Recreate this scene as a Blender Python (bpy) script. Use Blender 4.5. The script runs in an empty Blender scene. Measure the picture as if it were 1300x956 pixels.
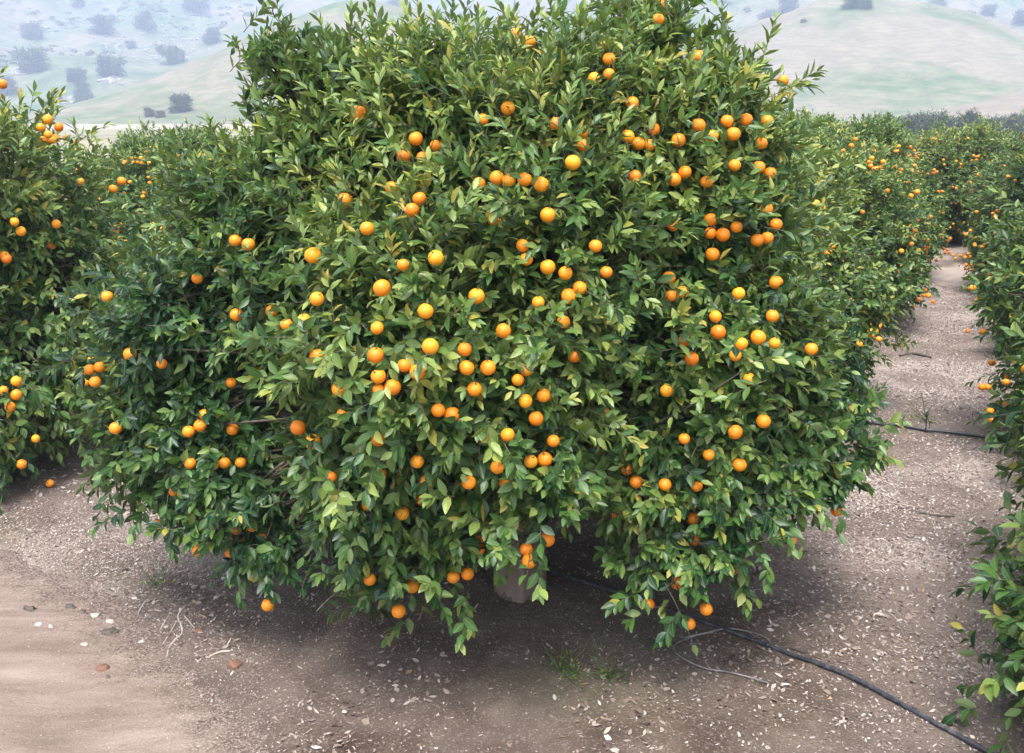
import bpy, math, random
import numpy as np
from mathutils import Vector, Matrix
random.seed(7)
R = math.radians
sc = bpy.context.scene
col = sc.collection

# ------------------------------------------------------------------ camera
W0, H0, F0 = 1300.0, 956.0, 1264.0
PITCH = R(12.6)
EYE = np.array([0.0, 0.0, 2.9])
cp, sp = math.cos(PITCH), math.sin(PITCH)
CX = np.array([1.0, 0, 0]); CU = np.array([0, sp, cp]); CF = np.array([0, cp, -sp])
cam_d = bpy.data.cameras.new('camera')
cam = bpy.data.objects.new('camera', cam_d); col.objects.link(cam)
cam.location = EYE.tolist(); cam.rotation_euler = (math.pi/2 - PITCH, 0, 0)
cam_d.sensor_width = 36.0; cam_d.lens = 36.0*F0/W0
cam_d.shift_y = -(478.0-433.0)/W0
cam_d.clip_start = 0.05; cam_d.clip_end = 6000
sc.camera = cam

def ray(px, py):
    return CX*((px-650)/F0) + CU*(-(py-433)/F0) + CF
def at(px, py, d):
    r = ray(px, py); return EYE + r*(d/r[1])
def gp(px, py, z=0.0):
    r = ray(px, py); return EYE + r*((z-EYE[2])/r[2])

# ------------------------------------------------------------------ helpers
def tag(o, label=None, cat=None, group=None, kind=None):
    if label: o['label'] = label
    if cat: o['category'] = cat
    if group: o['group'] = group
    if kind: o['kind'] = kind
    return o
def empty(name, loc, rz=0.0):
    o = bpy.data.objects.new(name, None); col.objects.link(o)
    o.location = loc; o.rotation_euler = (0, 0, rz); o.empty_display_size = 0.2
    return o
def link(name, me, parent=None, loc=None):
    o = bpy.data.objects.new(name, me); col.objects.link(o)
    if parent: o.parent = parent
    if loc is not None: o.location = loc
    return o
def mesh_np(name, V, faces, mats, attr=None, midx=None, smooth=True):
    """faces: list of (M,k) int arrays; attr: (N,4) point colour."""
    me = bpy.data.meshes.new(name)
    V = np.ascontiguousarray(V, dtype=np.float32)
    loops = np.concatenate([f.ravel() for f in faces]).astype(np.int32)
    tot = np.concatenate([np.full(len(f), f.shape[1]) for f in faces]).astype(np.int32)
    start = np.concatenate([[0], np.cumsum(tot)[:-1]]).astype(np.int32)
    me.vertices.add(len(V)); me.vertices.foreach_set('co', V.ravel())
    me.loops.add(len(loops)); me.loops.foreach_set('vertex_index', loops)
    me.polygons.add(len(tot)); me.polygons.foreach_set('loop_start', start)
    try: me.polygons.foreach_set('loop_total', tot)
    except Exception: pass
    if smooth: me.polygons.foreach_set('use_smooth', np.ones(len(tot), dtype=bool))
    for m in mats: me.materials.append(m)
    if midx is not None: me.polygons.foreach_set('material_index', np.ascontiguousarray(midx, dtype=np.int32))
    if attr is not None:
        a = me.attributes.new('tint', 'FLOAT_COLOR', 'POINT')
        a.data.foreach_set('color', np.ascontiguousarray(attr, dtype=np.float32).ravel())
    me.update(calc_edges=True); me.validate()
    return me
def nrm(a):
    return a/np.maximum(np.linalg.norm(a, axis=-1, keepdims=True), 1e-9)

def tubes(P, Rr, sides=4, close=False):
    """P (N,K,3) polylines, Rr (N,K) radii -> verts, quad faces."""
    N, K, _ = P.shape
    T = np.zeros_like(P); T[:, 1:-1] = P[:, 2:]-P[:, :-2]; T[:, 0] = P[:, 1]-P[:, 0]; T[:, -1] = P[:, -1]-P[:, -2]
    T = nrm(T)
    ref = np.where(np.abs(T[:, :1, 2:3]) > 0.9, np.array([1.0, 0, 0]), np.array([0, 0, 1.0]))
    A = nrm(np.cross(T, np.broadcast_to(ref, T.shape))); B = np.cross(T, A)
    ang = np.arange(sides)*2*np.pi/sides
    V = P[:, :, None, :] + Rr[:, :, None, None]*(A[:, :, None, :]*np.cos(ang)[:, None] + B[:, :, None, :]*np.sin(ang)[:, None])
    idx = np.arange(N*K*sides).reshape(N, K, sides)
    q = np.stack([idx[:, :-1], np.roll(idx, -1, 2)[:, :-1], np.roll(idx, -1, 2)[:, 1:], idx[:, 1:]], -1).reshape(-1, 4)
    faces = [q]
    if close:
        faces.append(idx[:, 0, ::-1].reshape(N, sides)); faces.append(idx[:, -1, :].reshape(N, sides))
    return V.reshape(-1, 3), faces
def spline(pts, n):
    pts = np.asarray(pts, float); m = len(pts)
    t = np.linspace(0, m-1, n); i = np.clip(t.astype(int), 0, m-2); f = (t-i)[:, None]
    p0 = pts[np.clip(i-1, 0, m-1)]; p1 = pts[i]; p2 = pts[i+1]; p3 = pts[np.clip(i+2, 0, m-1)]
    return 0.5*((2*p1) + (-p0+p2)*f + (2*p0-5*p1+4*p2-p3)*f**2 + (-p0+3*p1-3*p2+p3)*f**3)
def tube_mesh(name, pts, r, mat, sides=8, n=40):
    P = spline(pts, n)[None]
    r = np.asarray(r, float)
    Rr = np.interp(np.linspace(0, 1, n), np.linspace(0, 1, len(r)), r)[None] if r.ndim else np.full((1, n), float(r))
    V, f = tubes(P, Rr, sides, True)
    return mesh_np(name, V, f, [mat])

def hash2(ix, iy, s):
    h = (ix.astype(np.int64)*374761393 + iy.astype(np.int64)*668265263 + s*1442695041) & 0xffffffff
    h = ((h ^ (h >> 13))*1274126177) & 0xffffffff
    h = (h ^ (h >> 16)) & 0xffffffff
    return h/4294967295.0
def vnoise(x, y, s=0):
    ix = np.floor(x).astype(np.int64); iy = np.floor(y).astype(np.int64)
    fx = x-ix; fy = y-iy; fx = fx*fx*(3-2*fx); fy = fy*fy*(3-2*fy)
    a = hash2(ix, iy, s); b = hash2(ix+1, iy, s); c = hash2(ix, iy+1, s); d = hash2(ix+1, iy+1, s)
    return (a*(1-fx)+b*fx)*(1-fy) + (c*(1-fx)+d*fx)*fy
def fbm(x, y, s=0, o=4):
    v = 0; a = 0.5; x = np.asarray(x, float); y = np.asarray(y, float)
    for k in range(o):
        v = v + a*(vnoise(x, y, s+k*17)-0.5)*2; x = x*2.03+3.1; y = y*2.03+1.7; a *= 0.5
    return v

# ------------------------------------------------------------------ materials
def newmat(name):
    m = bpy.data.materials.new(name); m.use_nodes = True
    nt = m.node_tree; b = nt.nodes['Principled BSDF']; return m, nt, b
def N(nt, t, **k):
    n = nt.nodes.new(t)
    for a, v in k.items():
        if a in n.inputs: n.inputs[a].default_value = v
        else: setattr(n, a, v)
    return n
def L(nt, a, b): nt.links.new(a, b)
def ramp(nt, fac, stops):
    r = nt.nodes.new('ShaderNodeValToRGB'); e = r.color_ramp.elements
    while len(e) < len(stops): e.new(0.5)
    for k, (p, c) in enumerate(stops):
        e[k].position = p; e[k].color = (*c, 1) if len(c) == 3 else c
    L(nt, fac, r.inputs['Fac']); return r.outputs['Color']
def noise(nt, scale, detail=4, rough=0.55, vec=None, dist=0.0):
    n = N(nt, 'ShaderNodeTexNoise'); n.inputs['Scale'].default_value = scale; n.inputs['Detail'].default_value = detail
    n.inputs['Roughness'].default_value = rough; n.inputs['Distortion'].default_value = dist
    if vec is not None: L(nt, vec, n.inputs['Vector'])
    return n.outputs['Fac']
def mix(nt, fac, a, b, mode='MIX'):
    m = nt.nodes.new('ShaderNodeMix'); m.data_type = 'RGBA'; m.blend_type = mode
    for s, v in ((m.inputs[0], fac), (m.inputs[6], a), (m.inputs[7], b)):
        if hasattr(v, 'links'): L(nt, v, s)
        elif isinstance(v, (int, float)): s.default_value = v
        else: s.default_value = (*v, 1)
    return m.outputs[2]
def mathn(nt, op, a, b=None, c=None, clamp=False):
    m = nt.nodes.new('ShaderNodeMath'); m.operation = op; m.use_clamp = clamp
    for s, v in zip(m.inputs, (a, b, c)):
        if v is None: continue
        if hasattr(v, 'links'): L(nt, v, s)
        else: s.default_value = v
    return m.outputs[0]
def bump(nt, b, h, strength=0.3, dist=0.01):
    n = N(nt, 'ShaderNodeBump'); n.inputs['Strength'].default_value = strength; n.inputs['Distance'].default_value = dist
    L(nt, h, n.inputs['Height']); L(nt, n.outputs['Normal'], b.inputs['Normal'])

def leaf_mat(name, dark, mid, light, under, rough=0.36, spec=0.5, trans=0.18):
    m, nt, b = newmat(name)
    at_ = N(nt, 'ShaderNodeAttribute'); at_.attribute_name = 'tint'
    s = N(nt, 'ShaderNodeSeparateColor'); L(nt, at_.outputs['Color'], s.inputs[0])
    c = ramp(nt, s.outputs[0], [(0.0, dark), (0.45, mid), (0.80, light), (0.93, (light[0]*1.35, light[1]*1.12, light[2]*0.9)), (1.0, (0.30, 0.25, 0.045))])
    # pale midrib
    rib = mathn(nt, 'LESS_THAN', s.outputs[2], 0.10)
    c = mix(nt, mathn(nt, 'MULTIPLY', rib, 0.35), c, (0.20, 0.26, 0.09))
    g = N(nt, 'ShaderNodeNewGeometry')
    c2 = mix(nt, 0.75, c, under)
    colr = mix(nt, g.outputs['Backfacing'], c, c2)
    L(nt, colr, b.inputs['Base Color'])
    rr = mathn(nt, 'MULTIPLY_ADD', g.outputs['Backfacing'], 0.25, rough); L(nt, rr, b.inputs['Roughness'])
    b.inputs['Specular IOR Level'].default_value = spec
    tr = N(nt, 'ShaderNodeBsdfTranslucent')
    L(nt, mix(nt, 1.0, colr, (1.6, 1.7, 0.7), 'MULTIPLY'), tr.inputs['Color'])
    ms = N(nt, 'ShaderNodeMixShader'); ms.inputs[0].default_value = trans
    L(nt, b.outputs[0], ms.inputs[1]); L(nt, tr.outputs[0], ms.inputs[2])
    L(nt, ms.outputs[0], nt.nodes['Material Output'].inputs['Surface'])
    return m
M_leaf = leaf_mat('citrus_leaf', (0.010, 0.043, 0.018), (0.058, 0.128, 0.026), (0.205, 0.272, 0.068), (0.13, 0.18, 0.07), 0.39, 0.38, 0.2)
M_oak = leaf_mat('oak_leaf', (0.03, 0.045, 0.025), (0.045, 0.06, 0.032), (0.06, 0.08, 0.04), (0.05, 0.07, 0.04), 0.6, 0.3, 0.1)

def bark_mat(name, a, b_):
    m, nt, b = newmat(name)
    tc = N(nt, 'ShaderNodeTexCoord')
    n1 = noise(nt, 14, 6, 0.65, tc.outputs['Object'])
    L(nt, ramp(nt, n1, [(0.3, a), (0.7, b_)]), b.inputs['Base Color']); b.inputs['Roughness'].default_value = 0.9
    bump(nt, b, noise(nt, 40, 6, 0.6, tc.outputs['Object']), 0.6, 0.01)
    return m
M_bark = bark_mat('citrus_bark', (0.055, 0.042, 0.033), (0.15, 0.12, 0.095))
M_twig = bark_mat('twig_bark', (0.06, 0.05, 0.036), (0.15, 0.125, 0.095))
M_stick = bark_mat('dry_stick', (0.22, 0.18, 0.15), (0.48, 0.42, 0.37))
M_dark_stick = bark_mat('dark_stick', (0.05, 0.04, 0.035), (0.12, 0.10, 0.085))

m, nt, b = newmat('orange_peel'); M_peel = m
oi = N(nt, 'ShaderNodeObjectInfo'); tc = N(nt, 'ShaderNodeTexCoord')
c = ramp(nt, oi.outputs['Random'], [(0.0, (0.72, 0.17, 0.006)), (0.45, (0.82, 0.265, 0.008)), (1.0, (0.86, 0.375, 0.014))])
at_ = N(nt, 'ShaderNodeAttribute'); at_.attribute_name = 'tint'
s_ = N(nt, 'ShaderNodeSeparateColor'); L(nt, at_.outputs['Color'], s_.inputs[0])
c = mix(nt, mathn(nt, 'MULTIPLY', s_.outputs[0], 0.5), c, (0.80, 0.36, 0.02))
n1 = noise(nt, 22, 3, 0.5, tc.outputs['Object'])
c = mix(nt, mathn(nt, 'MULTIPLY', n1, 0.25), c, (0.75, 0.19, 0.01))
n2 = noise(nt, 55, 3, 0.6, tc.outputs['Object'])
c = mix(nt, mathn(nt, 'MULTIPLY', ramp(nt, n2, [(0.66, (0, 0, 0)), (0.72, (1, 1, 1))]), 0.45), c, (0.30, 0.13, 0.03))
L(nt, c, b.inputs['Base Color']); b.inputs['Roughness'].default_value = 0.48; b.inputs['Specular IOR Level'].default_value = 0.45
b.inputs['Subsurface Weight'].default_value = 0.0
vo = N(nt, 'ShaderNodeTexVoronoi'); vo.inputs['Scale'].default_value = 420; L(nt, tc.outputs['Object'], vo.inputs['Vector'])
bump(nt, b, vo.outputs['Distance'], 0.12, 0.0015)
m, nt, b = newmat('orange_calyx'); M_calyx = m
b.inputs['Base Color'].default_value = (0.10, 0.13, 0.04, 1); b.inputs['Roughness'].default_value = 0.7

m, nt, b = newmat('trunk_wrap'); M_wrap = m
tc = N(nt, 'ShaderNodeTexCoord')
n1 = noise(nt, 6, 5, 0.6, tc.outputs['Object'])
wv = N(nt, 'ShaderNodeTexNoise'); wv.inputs['Scale'].default_value = 60
mp = N(nt, 'ShaderNodeMapping'); mp.inputs['Scale'].default_value = (1, 1, 0.08); L(nt, tc.outputs['Object'], mp.inputs[0]); L(nt, mp.outputs[0], wv.inputs['Vector'])
c = ramp(nt, n1, [(0.3, (0.17, 0.125, 0.102)), (0.7, (0.25, 0.19, 0.158))])
c = mix(nt, mathn(nt, 'MULTIPLY', wv.outputs['Fac'], 0.4), c, (0.09, 0.065, 0.052))
L(nt, c, b.inputs['Base Color']); b.inputs['Roughness'].default_value = 0.85

m, nt, b = newmat('black_poly_pipe'); M_pipe = m
tc = N(nt, 'ShaderNodeTexCoord')
n1 = noise(nt, 25, 5, 0.7, tc.outputs['Object'])
L(nt, ramp(nt, n1, [(0.45, (0.022, 0.026, 0.034)), (0.75, (0.10, 0.10, 0.105))]), b.inputs['Base Color']); b.inputs['Roughness'].default_value = 0.45
m, nt, b = newmat('grey_tube'); M_tube = m
tc = N(nt, 'ShaderNodeTexCoord')
n1 = noise(nt, 12, 4, 0.7, tc.outputs['Object'])
L(nt, ramp(nt, n1, [(0.35, (0.09, 0.09, 0.10)), (0.7, (0.30, 0.28, 0.27))]), b.inputs['Base Color']); b.inputs['Roughness'].default_value = 0.5

def stone_mat(name, a, b_):
    m, nt, b = newmat(name)
    tc = N(nt, 'ShaderNodeTexCoord')
    n1 = noise(nt, 18, 6, 0.65, tc.outputs['Object'])
    L(nt, ramp(nt, n1, [(0.3, a), (0.7, b_)]), b.inputs['Base Color']); b.inputs['Roughness'].default_value = 0.9
    bump(nt, b, n1, 0.5, 0.01); return m
M_stone_pale = stone_mat('pale_stone', (0.28, 0.23, 0.195), (0.46, 0.41, 0.36))
M_stone_white = stone_mat('white_stone', (0.34, 0.31, 0.28), (0.50, 0.47, 0.43))
M_stone_red = stone_mat('reddish_clod', (0.13, 0.065, 0.045), (0.23, 0.12, 0.085))
M_stone_dark = stone_mat('dark_clod', (0.05, 0.04, 0.035), (0.13, 0.11, 0.095))
M_rock = stone_mat('hill_rock', (0.22, 0.21, 0.195), (0.38, 0.365, 0.34))

# soil
ROW_U = np.array([0.407, 0.914]); ROW_V = np.array([0.914, -0.407]); MAIN = np.array([0.05, 5.7])
def rowpos(t, c): return MAIN + ROW_U*t + ROW_V*c

m, nt, b = newmat('orchard_soil'); M_soil = m
tc = N(nt, 'ShaderNodeTexCoord'); ob = tc.outputs['Object']
big = noise(nt, 0.55, 4, 0.55, ob); med = noise(nt, 3.5, 5, 0.6, ob, 0.4); fine = noise(nt, 62, 5, 0.75, ob); vfine = noise(nt, 150, 3, 0.75, ob)
c = ramp(nt, med, [(0.30, (0.062, 0.042, 0.030)), (0.5, (0.105, 0.075, 0.056)), (0.72, (0.165, 0.125, 0.098))])
c = mix(nt, ramp(nt, big, [(0.40, (0, 0, 0)), (0.65, (0.6, 0.6, 0.6))]), c, (0.21, 0.168, 0.147))
att = N(nt, 'ShaderNodeAttribute'); att.attribute_name = 'tint'
s_ = N(nt, 'ShaderNodeSeparateColor'); L(nt, att.outputs['Color'], s_.inputs[0])
lit = mathn(nt, 'MULTIPLY', s_.outputs[0], mathn(nt, 'MULTIPLY_ADD', med, 0.8, 0.45), clamp=True)
c = mix(nt, lit, c, (0.42, 0.345, 0.30))
# bits of pale chaff and dark specks
spk = ramp(nt, fine, [(0.54, (0, 0, 0)), (0.62, (1, 1, 1))])
c = mix(nt, mathn(nt, 'MULTIPLY', spk, mathn(nt, 'MULTIPLY_ADD', s_.outputs[0], 0.45, 0.35)), c, (0.46, 0.41, 0.375))
dk = ramp(nt, vfine, [(0.34, (1, 1, 1)), (0.47, (0, 0, 0))])
c = mix(nt, mathn(nt, 'MULTIPLY', dk, 0.75), c, (0.06, 0.045, 0.038))
# green film of moss / seedlings
grn = mathn(nt, 'MULTIPLY', s_.outputs[1], ramp(nt, fine, [(0.45, (0, 0, 0)), (0.6, (1, 1, 1))]))
c = mix(nt, mathn(nt, 'MULTIPLY', grn, 0.55), c, (0.12, 0.15, 0.055))
far = s_.outputs[2]
c = mix(nt, far, c, ramp(nt, noise(nt, 0.03, 4, 0.6, ob), [(0.35, (0.15, 0.165, 0.085)), (0.6, (0.27, 0.24, 0.165))]))
L(nt, c, b.inputs['Base Color']); b.inputs['Roughness'].default_value = 0.95; b.inputs['Specular IOR Level'].default_value = 0.2
hh = mathn(nt, 'ADD', mathn(nt, 'MULTIPLY', fine, 0.7), mathn(nt, 'MULTIPLY', vfine, 0.4))
bump(nt, b, hh, 0.9, 0.02)

m, nt, b = newmat('packed_dirt'); M_road = m
tc = N(nt, 'ShaderNodeTexCoord'); ob = tc.outputs['Object']
mp = N(nt, 'ShaderNodeMapping'); mp.inputs['Rotation'].default_value = (0, 0, R(42)); mp.inputs['Scale'].default_value = (0.45, 2.4, 1); L(nt, ob, mp.inputs[0])
st = noise(nt, 2.2, 5, 0.6, mp.outputs[0], 0.3); fine = noise(nt, 75, 5, 0.75, ob); med = noise(nt, 5, 4, 0.6, ob)
c = ramp(nt, st, [(0.33, (0.19, 0.140, 0.112)), (0.52, (0.27, 0.208, 0.173)), (0.68, (0.37, 0.298, 0.254))])
c = mix(nt, ramp(nt, med, [(0.50, (0, 0, 0)), (0.7, (0.5, 0.5, 0.5))]), c, (0.27, 0.20, 0.165))
c = mix(nt, mathn(nt, 'MULTIPLY', ramp(nt, fine, [(0.56, (0, 0, 0)), (0.64, (1, 1, 1))]), 0.4), c, (0.48, 0.41, 0.36))
c = mix(nt, mathn(nt, 'MULTIPLY', ramp(nt, fine, [(0.34, (1, 1, 1)), (0.44, (0, 0, 0))]), 0.5), c, (0.14, 0.10, 0.085))
L(nt, c, b.inputs['Base Color']); b.inputs['Roughness'].default_value = 0.92; b.inputs['Specular IOR Level'].default_value = 0.2
bump(nt, b, mathn(nt, 'ADD', fine, mathn(nt, 'MULTIPLY', st, 1.5)), 0.8, 0.02)
att = N(nt, 'ShaderNodeAttribute'); att.attribute_name = 'tint'
s_ = N(nt, 'ShaderNodeSeparateColor'); L(nt, att.outputs['Color'], s_.inputs[0])
eg = mathn(nt, 'ADD', s_.outputs[0], mathn(nt, 'MULTIPLY_ADD', noise(nt, 7, 5, 0.65, ob), 1.4, -0.7), clamp=True)
soilc = ramp(nt, fine, [(0.36, (0.075, 0.052, 0.042)), (0.5, (0.165, 0.122, 0.10)), (0.63, (0.36, 0.30, 0.265))])
L(nt, mix(nt, ramp(nt, eg, [(0.35, (0, 0, 0)), (0.75, (1, 1, 1))]), c, soilc), b.inputs['Base Color'])

def litter_mat():
    m, nt, b = newmat('dry_litter')
    a = N(nt, 'ShaderNodeAttribute'); a.attribute_name = 'tint'
    s = N(nt, 'ShaderNodeSeparateColor'); L(nt, a.outputs['Color'], s.inputs[0])
    c = ramp(nt, s.outputs[0], [(0.0, (0.075, 0.05, 0.04)), (0.25, (0.20, 0.15, 0.125)), (0.5, (0.33, 0.275, 0.24)), (0.8, (0.43, 0.38, 0.35)), (0.95, (0.53, 0.48, 0.45)), (1.0, (0.34, 0.20, 0.10))])
    L(nt, c, b.inputs['Base Color']); b.inputs['Roughness'].default_value = 0.8; b.inputs['Specular IOR Level'].default_value = 0.3
    return m
M_litter = litter_mat()

def hill_mat(name, straw, green, gs, gamt, lines=True):
    m, nt, b = newmat(name)
    tc = N(nt, 'ShaderNodeTexCoord'); ob = tc.outputs['Object']
    n1 = noise(nt, gs, 6, 0.6, ob, 0.5); n2 = noise(nt, gs*6, 5, 0.65, ob)
    c = mix(nt, ramp(nt, n1, [(0.5-gamt, (0, 0, 0)), (0.5+0.12, (1, 1, 1))]), straw, green)
    c = mix(nt, mathn(nt, 'MULTIPLY', ramp(nt, n2, [(0.4, (0, 0, 0)), (0.7, (1, 1, 1))]), 0.45), c, (0.34, 0.29, 0.21))
    if lines:  # cattle terracettes that follow the contour
        sx = N(nt, 'ShaderNodeSeparateXYZ'); L(nt, ob, sx.inputs[0])
        zz = mathn(nt, 'ADD', mathn(nt, 'MULTIPLY', sx.outputs[2], 0.55), mathn(nt, 'MULTIPLY', n1, 9.0))
        w = mathn(nt, 'FRACT', zz)
        ln = ramp(nt, w, [(0.0, (1, 1, 1)), (0.22, (0, 0, 0)), (0.85, (0, 0, 0)), (1.0, (1, 1, 1))])
        c = mix(nt, mathn(nt, 'MULTIPLY', mathn(nt, 'MULTIPLY', ln, n2), 0.7), c, (0.11, 0.09, 0.065))
    n3 = noise(nt, gs*2.6, 6, 0.7, ob, 1.2)
    c = mix(nt, mathn(nt, 'MULTIPLY', ramp(nt, n3, [(0.53, (0, 0, 0)), (0.66, (1, 1, 1))]), 0.75 if not lines else 0.45), c, (0.045, 0.06, 0.035) if not lines else (0.14, 0.12, 0.085))
    L(nt, c, b.inputs['Base Color']); b.inputs['Roughness'].default_value = 1.0; b.inputs['Specular IOR Level'].default_value = 0.1
    bump(nt, b, n2, 0.6, 3.0)
    return m
M_hill_near = hill_mat('dry_grass_hill', (0.20, 0.18, 0.130), (0.085, 0.135, 0.06), 0.020, 0.04)
M_hill_low = hill_mat('bare_low_hill', (0.21, 0.175, 0.13), (0.12, 0.145, 0.07), 0.02, -0.05)
M_hill_knoll = hill_mat('knoll_grass', (0.21, 0.18, 0.13), (0.085, 0.14, 0.06), 0.018, 0.06)
M_hill_far = hill_mat('green_brown_range', (0.21, 0.18, 0.13), (0.075, 0.13, 0.055), 0.010, 0.14, False)

# ------------------------------------------------------------------ crowns
def Fimp(P, lob, skip=None):
    """metres inside the union of the lobes (positive inside)."""
    best = np.full(len(P), -9.0)
    for k, l in enumerate(lob):
        q = np.sqrt((((P-l[:3])/l[3:6])**2).sum(1))
        f = (1-q)*l[3:6].min()
        if skip is not None: f = np.where(skip == k, -9.0, f)
        best = np.maximum(best, f)
    return best
def grow(lob, seed, n_clump, shoots, leaves, ll, shell=0.40, inset=0.0, hub=None, cull=None, fexp=(0.31, 0.30, 0.39), tone=None, zmid=1.5, up=0.70, extra=None, keep_in=0.12, zmin=0.12, wid=0.225, size=1.0, detail=True):
    rng = np.random.default_rng(seed); lob = np.asarray(lob, float)
    area = lob[:, 3]*lob[:, 5] + lob[:, 4]*lob[:, 5] + lob[:, 3]*lob[:, 4]
    area = area*(lob[:, 6] if lob.shape[1] > 6 else 1)
    PP, NN, LI = [], [], []
    cnt = 0
    while cnt < n_clump:
        k = rng.choice(len(lob), n_clump, p=area/area.sum())
        d = nrm(rng.normal(size=(n_clump, 3)))
        l = lob[k]
        p = l[:, :3] + l[:, 3:6]*d
        n = nrm(d/l[:, 3:6])
        f = Fimp(p, lob, k)
        ok = (f < 0.10) | ((f < 0.6) & (rng.random(n_clump) < keep_in))
        ok &= p[:, 2] > zmin
        PP.append(p[ok]); NN.append(n[ok]); LI.append(k[ok]); cnt += ok.sum()
    C = np.concatenate(PP)[:n_clump]; n = np.concatenate(NN)[:n_clump]; LI = np.concatenate(LI)[:n_clump]
    C = C - n*(inset + (rng.random((n_clump, 1))**1.4)*shell) + n*rng.normal(size=(n_clump, 1))*0.07*size
    if extra is not None and len(extra):
        E = np.asarray(extra); C = np.concatenate([C, E[:, :3]]); n = np.concatenate([n, nrm(E[:, 3:6])])
        LI = np.concatenate([LI, np.array([int(np.argmin((((e[:3]-lob[:, :3])/lob[:, 3:6])**2).sum(1))) for e in E])])
    n_clump = len(C)
    ctint = rng.normal(0, 0.10, n_clump) + rng.normal(0, 0.075, len(lob))[LI]
    # shoots
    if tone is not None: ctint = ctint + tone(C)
    S = n_clump*shoots
    ci = np.repeat(np.arange(n_clump), shoots)
    nz = n[ci]; pz = C[ci]
    h = np.clip((pz[:, 2]-zmid)/1.2, -1, 1)
    base = pz + rng.normal(size=(S, 3))*0.085*size
    g = np.where(h > 0, up*h, 0.20*h)[:, None]*np.array([0, 0, 1.0])
    d = nrm(nz*0.75 + rng.normal(size=(S, 3))*0.55 + g)
    Ls = rng.uniform(0.13, 0.27, S)*size*(1+0.12*np.clip(h, 0, 1))
    sag = np.where(h > 0, 0.10, 0.10-0.16*h)
    K = leaves
    t = (np.linspace(0.12, 1.0, K)[None] + rng.normal(0, 0.03, (S, K)))
    tt = t[..., None]
    down = np.array([0, 0, -1.0])
    pos = base[:, None] + d[:, None]*Ls[:, None, None]*tt + down*(sag*Ls)[:, None, None]*tt**2
    T = nrm(d[:, None] + down*(2*sag)[:, None, None]*tt)
    ref = np.where(np.abs(d[:, 2:3]) > 0.9, np.array([1.0, 0, 0]), np.array([0, 0, 1.0]))
    A = nrm(np.cross(d, ref)); B = np.cross(d, A)
    ph = rng.uniform(0, 6.28, (S, 1)) + np.arange(K)*2.4 + rng.normal(0, 0.3, (S, K))
    e = A[:, None]*np.cos(ph)[..., None] + B[:, None]*np.sin(ph)[..., None]
    hw = np.broadcast_to(h[:, None], (S, K))
    th = np.interp(t, [0, 1], [1.25, 0.45]) * np.where(hw > 0, 1-0.22*hw, 1.0)
    droop = np.where(hw > 0, 0.12-0.1*hw, 0.15-0.26*hw) + rng.normal(0, 0.12, (S, K))
    ld = nrm(T*np.cos(th)[..., None] + e*np.sin(th)[..., None] + down*droop[..., None])
    w = np.array([0, 0, 0.65]) + nz[:, None]*0.75 + rng.normal(size=(S, K, 3))*0.38 + T*0.25
    nn = nrm(w - (w*ld).sum(-1, keepdims=True)*ld)
    sd = np.cross(ld, nn)
    ln = rng.uniform(0.72, 1.12, (S, K))*ll*np.interp(t, [0, 0.5, 1], [0.85, 1.05, 0.72])
    hwid = ln*wid*rng.uniform(0.85, 1.2, (S, K))*np.where(hw > 0, 1-0.22*hw, 1.05)
    # per-leaf colour index: older leaves dark, flush at the shoot tip lighter
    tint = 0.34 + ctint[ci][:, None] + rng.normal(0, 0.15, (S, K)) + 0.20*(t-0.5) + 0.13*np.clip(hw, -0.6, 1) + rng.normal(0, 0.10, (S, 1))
    odd = rng.random((S, K)); tint = np.where(odd < 0.006, 0.97, np.where(odd < 0.05, tint+0.35, tint))
    tint = np.clip(tint, 0, 1)
    fl = lambda a: a.reshape(-1, *a.shape[2:])
    pos, ld, nn, sd, ln, hwid, tint = map(fl, (pos, ld, nn, sd, ln, hwid, tint))
    okm = (pos[:, 2] > 0.03)
    if cull is not None and len(cull):
        mid = pos + ld*(ln*0.55)[:, None]
        cen, out = cull
        for a, o, pk in zip(cen, out, np.where((cen[:, 2] < 1.25) & (rng.random(len(cen)) < 0.7), 0.97, rng.choice([0.97, 0.75, 0.35], len(cen), p=fexp))):
            v = mid-a; ax = v@o; rad = np.linalg.norm(v - ax[:, None]*o, axis=1)
            bad = ((np.linalg.norm(v, axis=1) < 0.050) | ((ax > -0.01) & (ax < 0.40) & (rad < 0.050))) & (rng.random(len(v)) < np.where(np.linalg.norm(v, axis=1) < 0.038, 0.97, pk))
            okm &= ~bad
    pos, ld, nn, sd, ln, hwid, tint = [a[okm] for a in (pos, ld, nn, sd, ln, hwid, tint)]
    M = len(pos)
    curl = rng.uniform(0.05, 0.30, M)*ln
    if detail: ss, ww = [0.20, 0.50, 0.80], [0.68, 1.0, 0.55]
    else: ss, ww = [0.30, 0.68], [0.9, 0.85]
    fold = rng.uniform(0.15, 0.55, M)
    def P(s, side, wf):
        return pos + ld*(ln*s)[:, None] - nn*(curl*s*s)[:, None] + sd*(side*wf*hwid)[:, None] + nn*(abs(side)*wf*hwid*fold)[:, None]
    cols = [P(0.0, 0, 0)]
    for s, wf in zip(ss, ww): cols += [P(s, -1, wf), P(s, 0, wf), P(s, 1, wf)]
    cols.append(P(1.0, 0, 0))
    nv = len(cols)
    V = np.stack(cols, 1).reshape(-1, 3)
    across = [0]+[1, 0, 1]*len(ss)+[0]
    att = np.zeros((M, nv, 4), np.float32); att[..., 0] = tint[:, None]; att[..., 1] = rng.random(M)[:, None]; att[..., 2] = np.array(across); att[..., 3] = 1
    o = np.arange(M)[:, None]*nv
    k = len(ss); tri = [(0, 2, 1), (0, 3, 2)]; quad = []
    for j in range(k-1):
        a = 1+3*j; quad += [(a, a+1, a+4, a+3), (a+1, a+2, a+5, a+4)]
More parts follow.
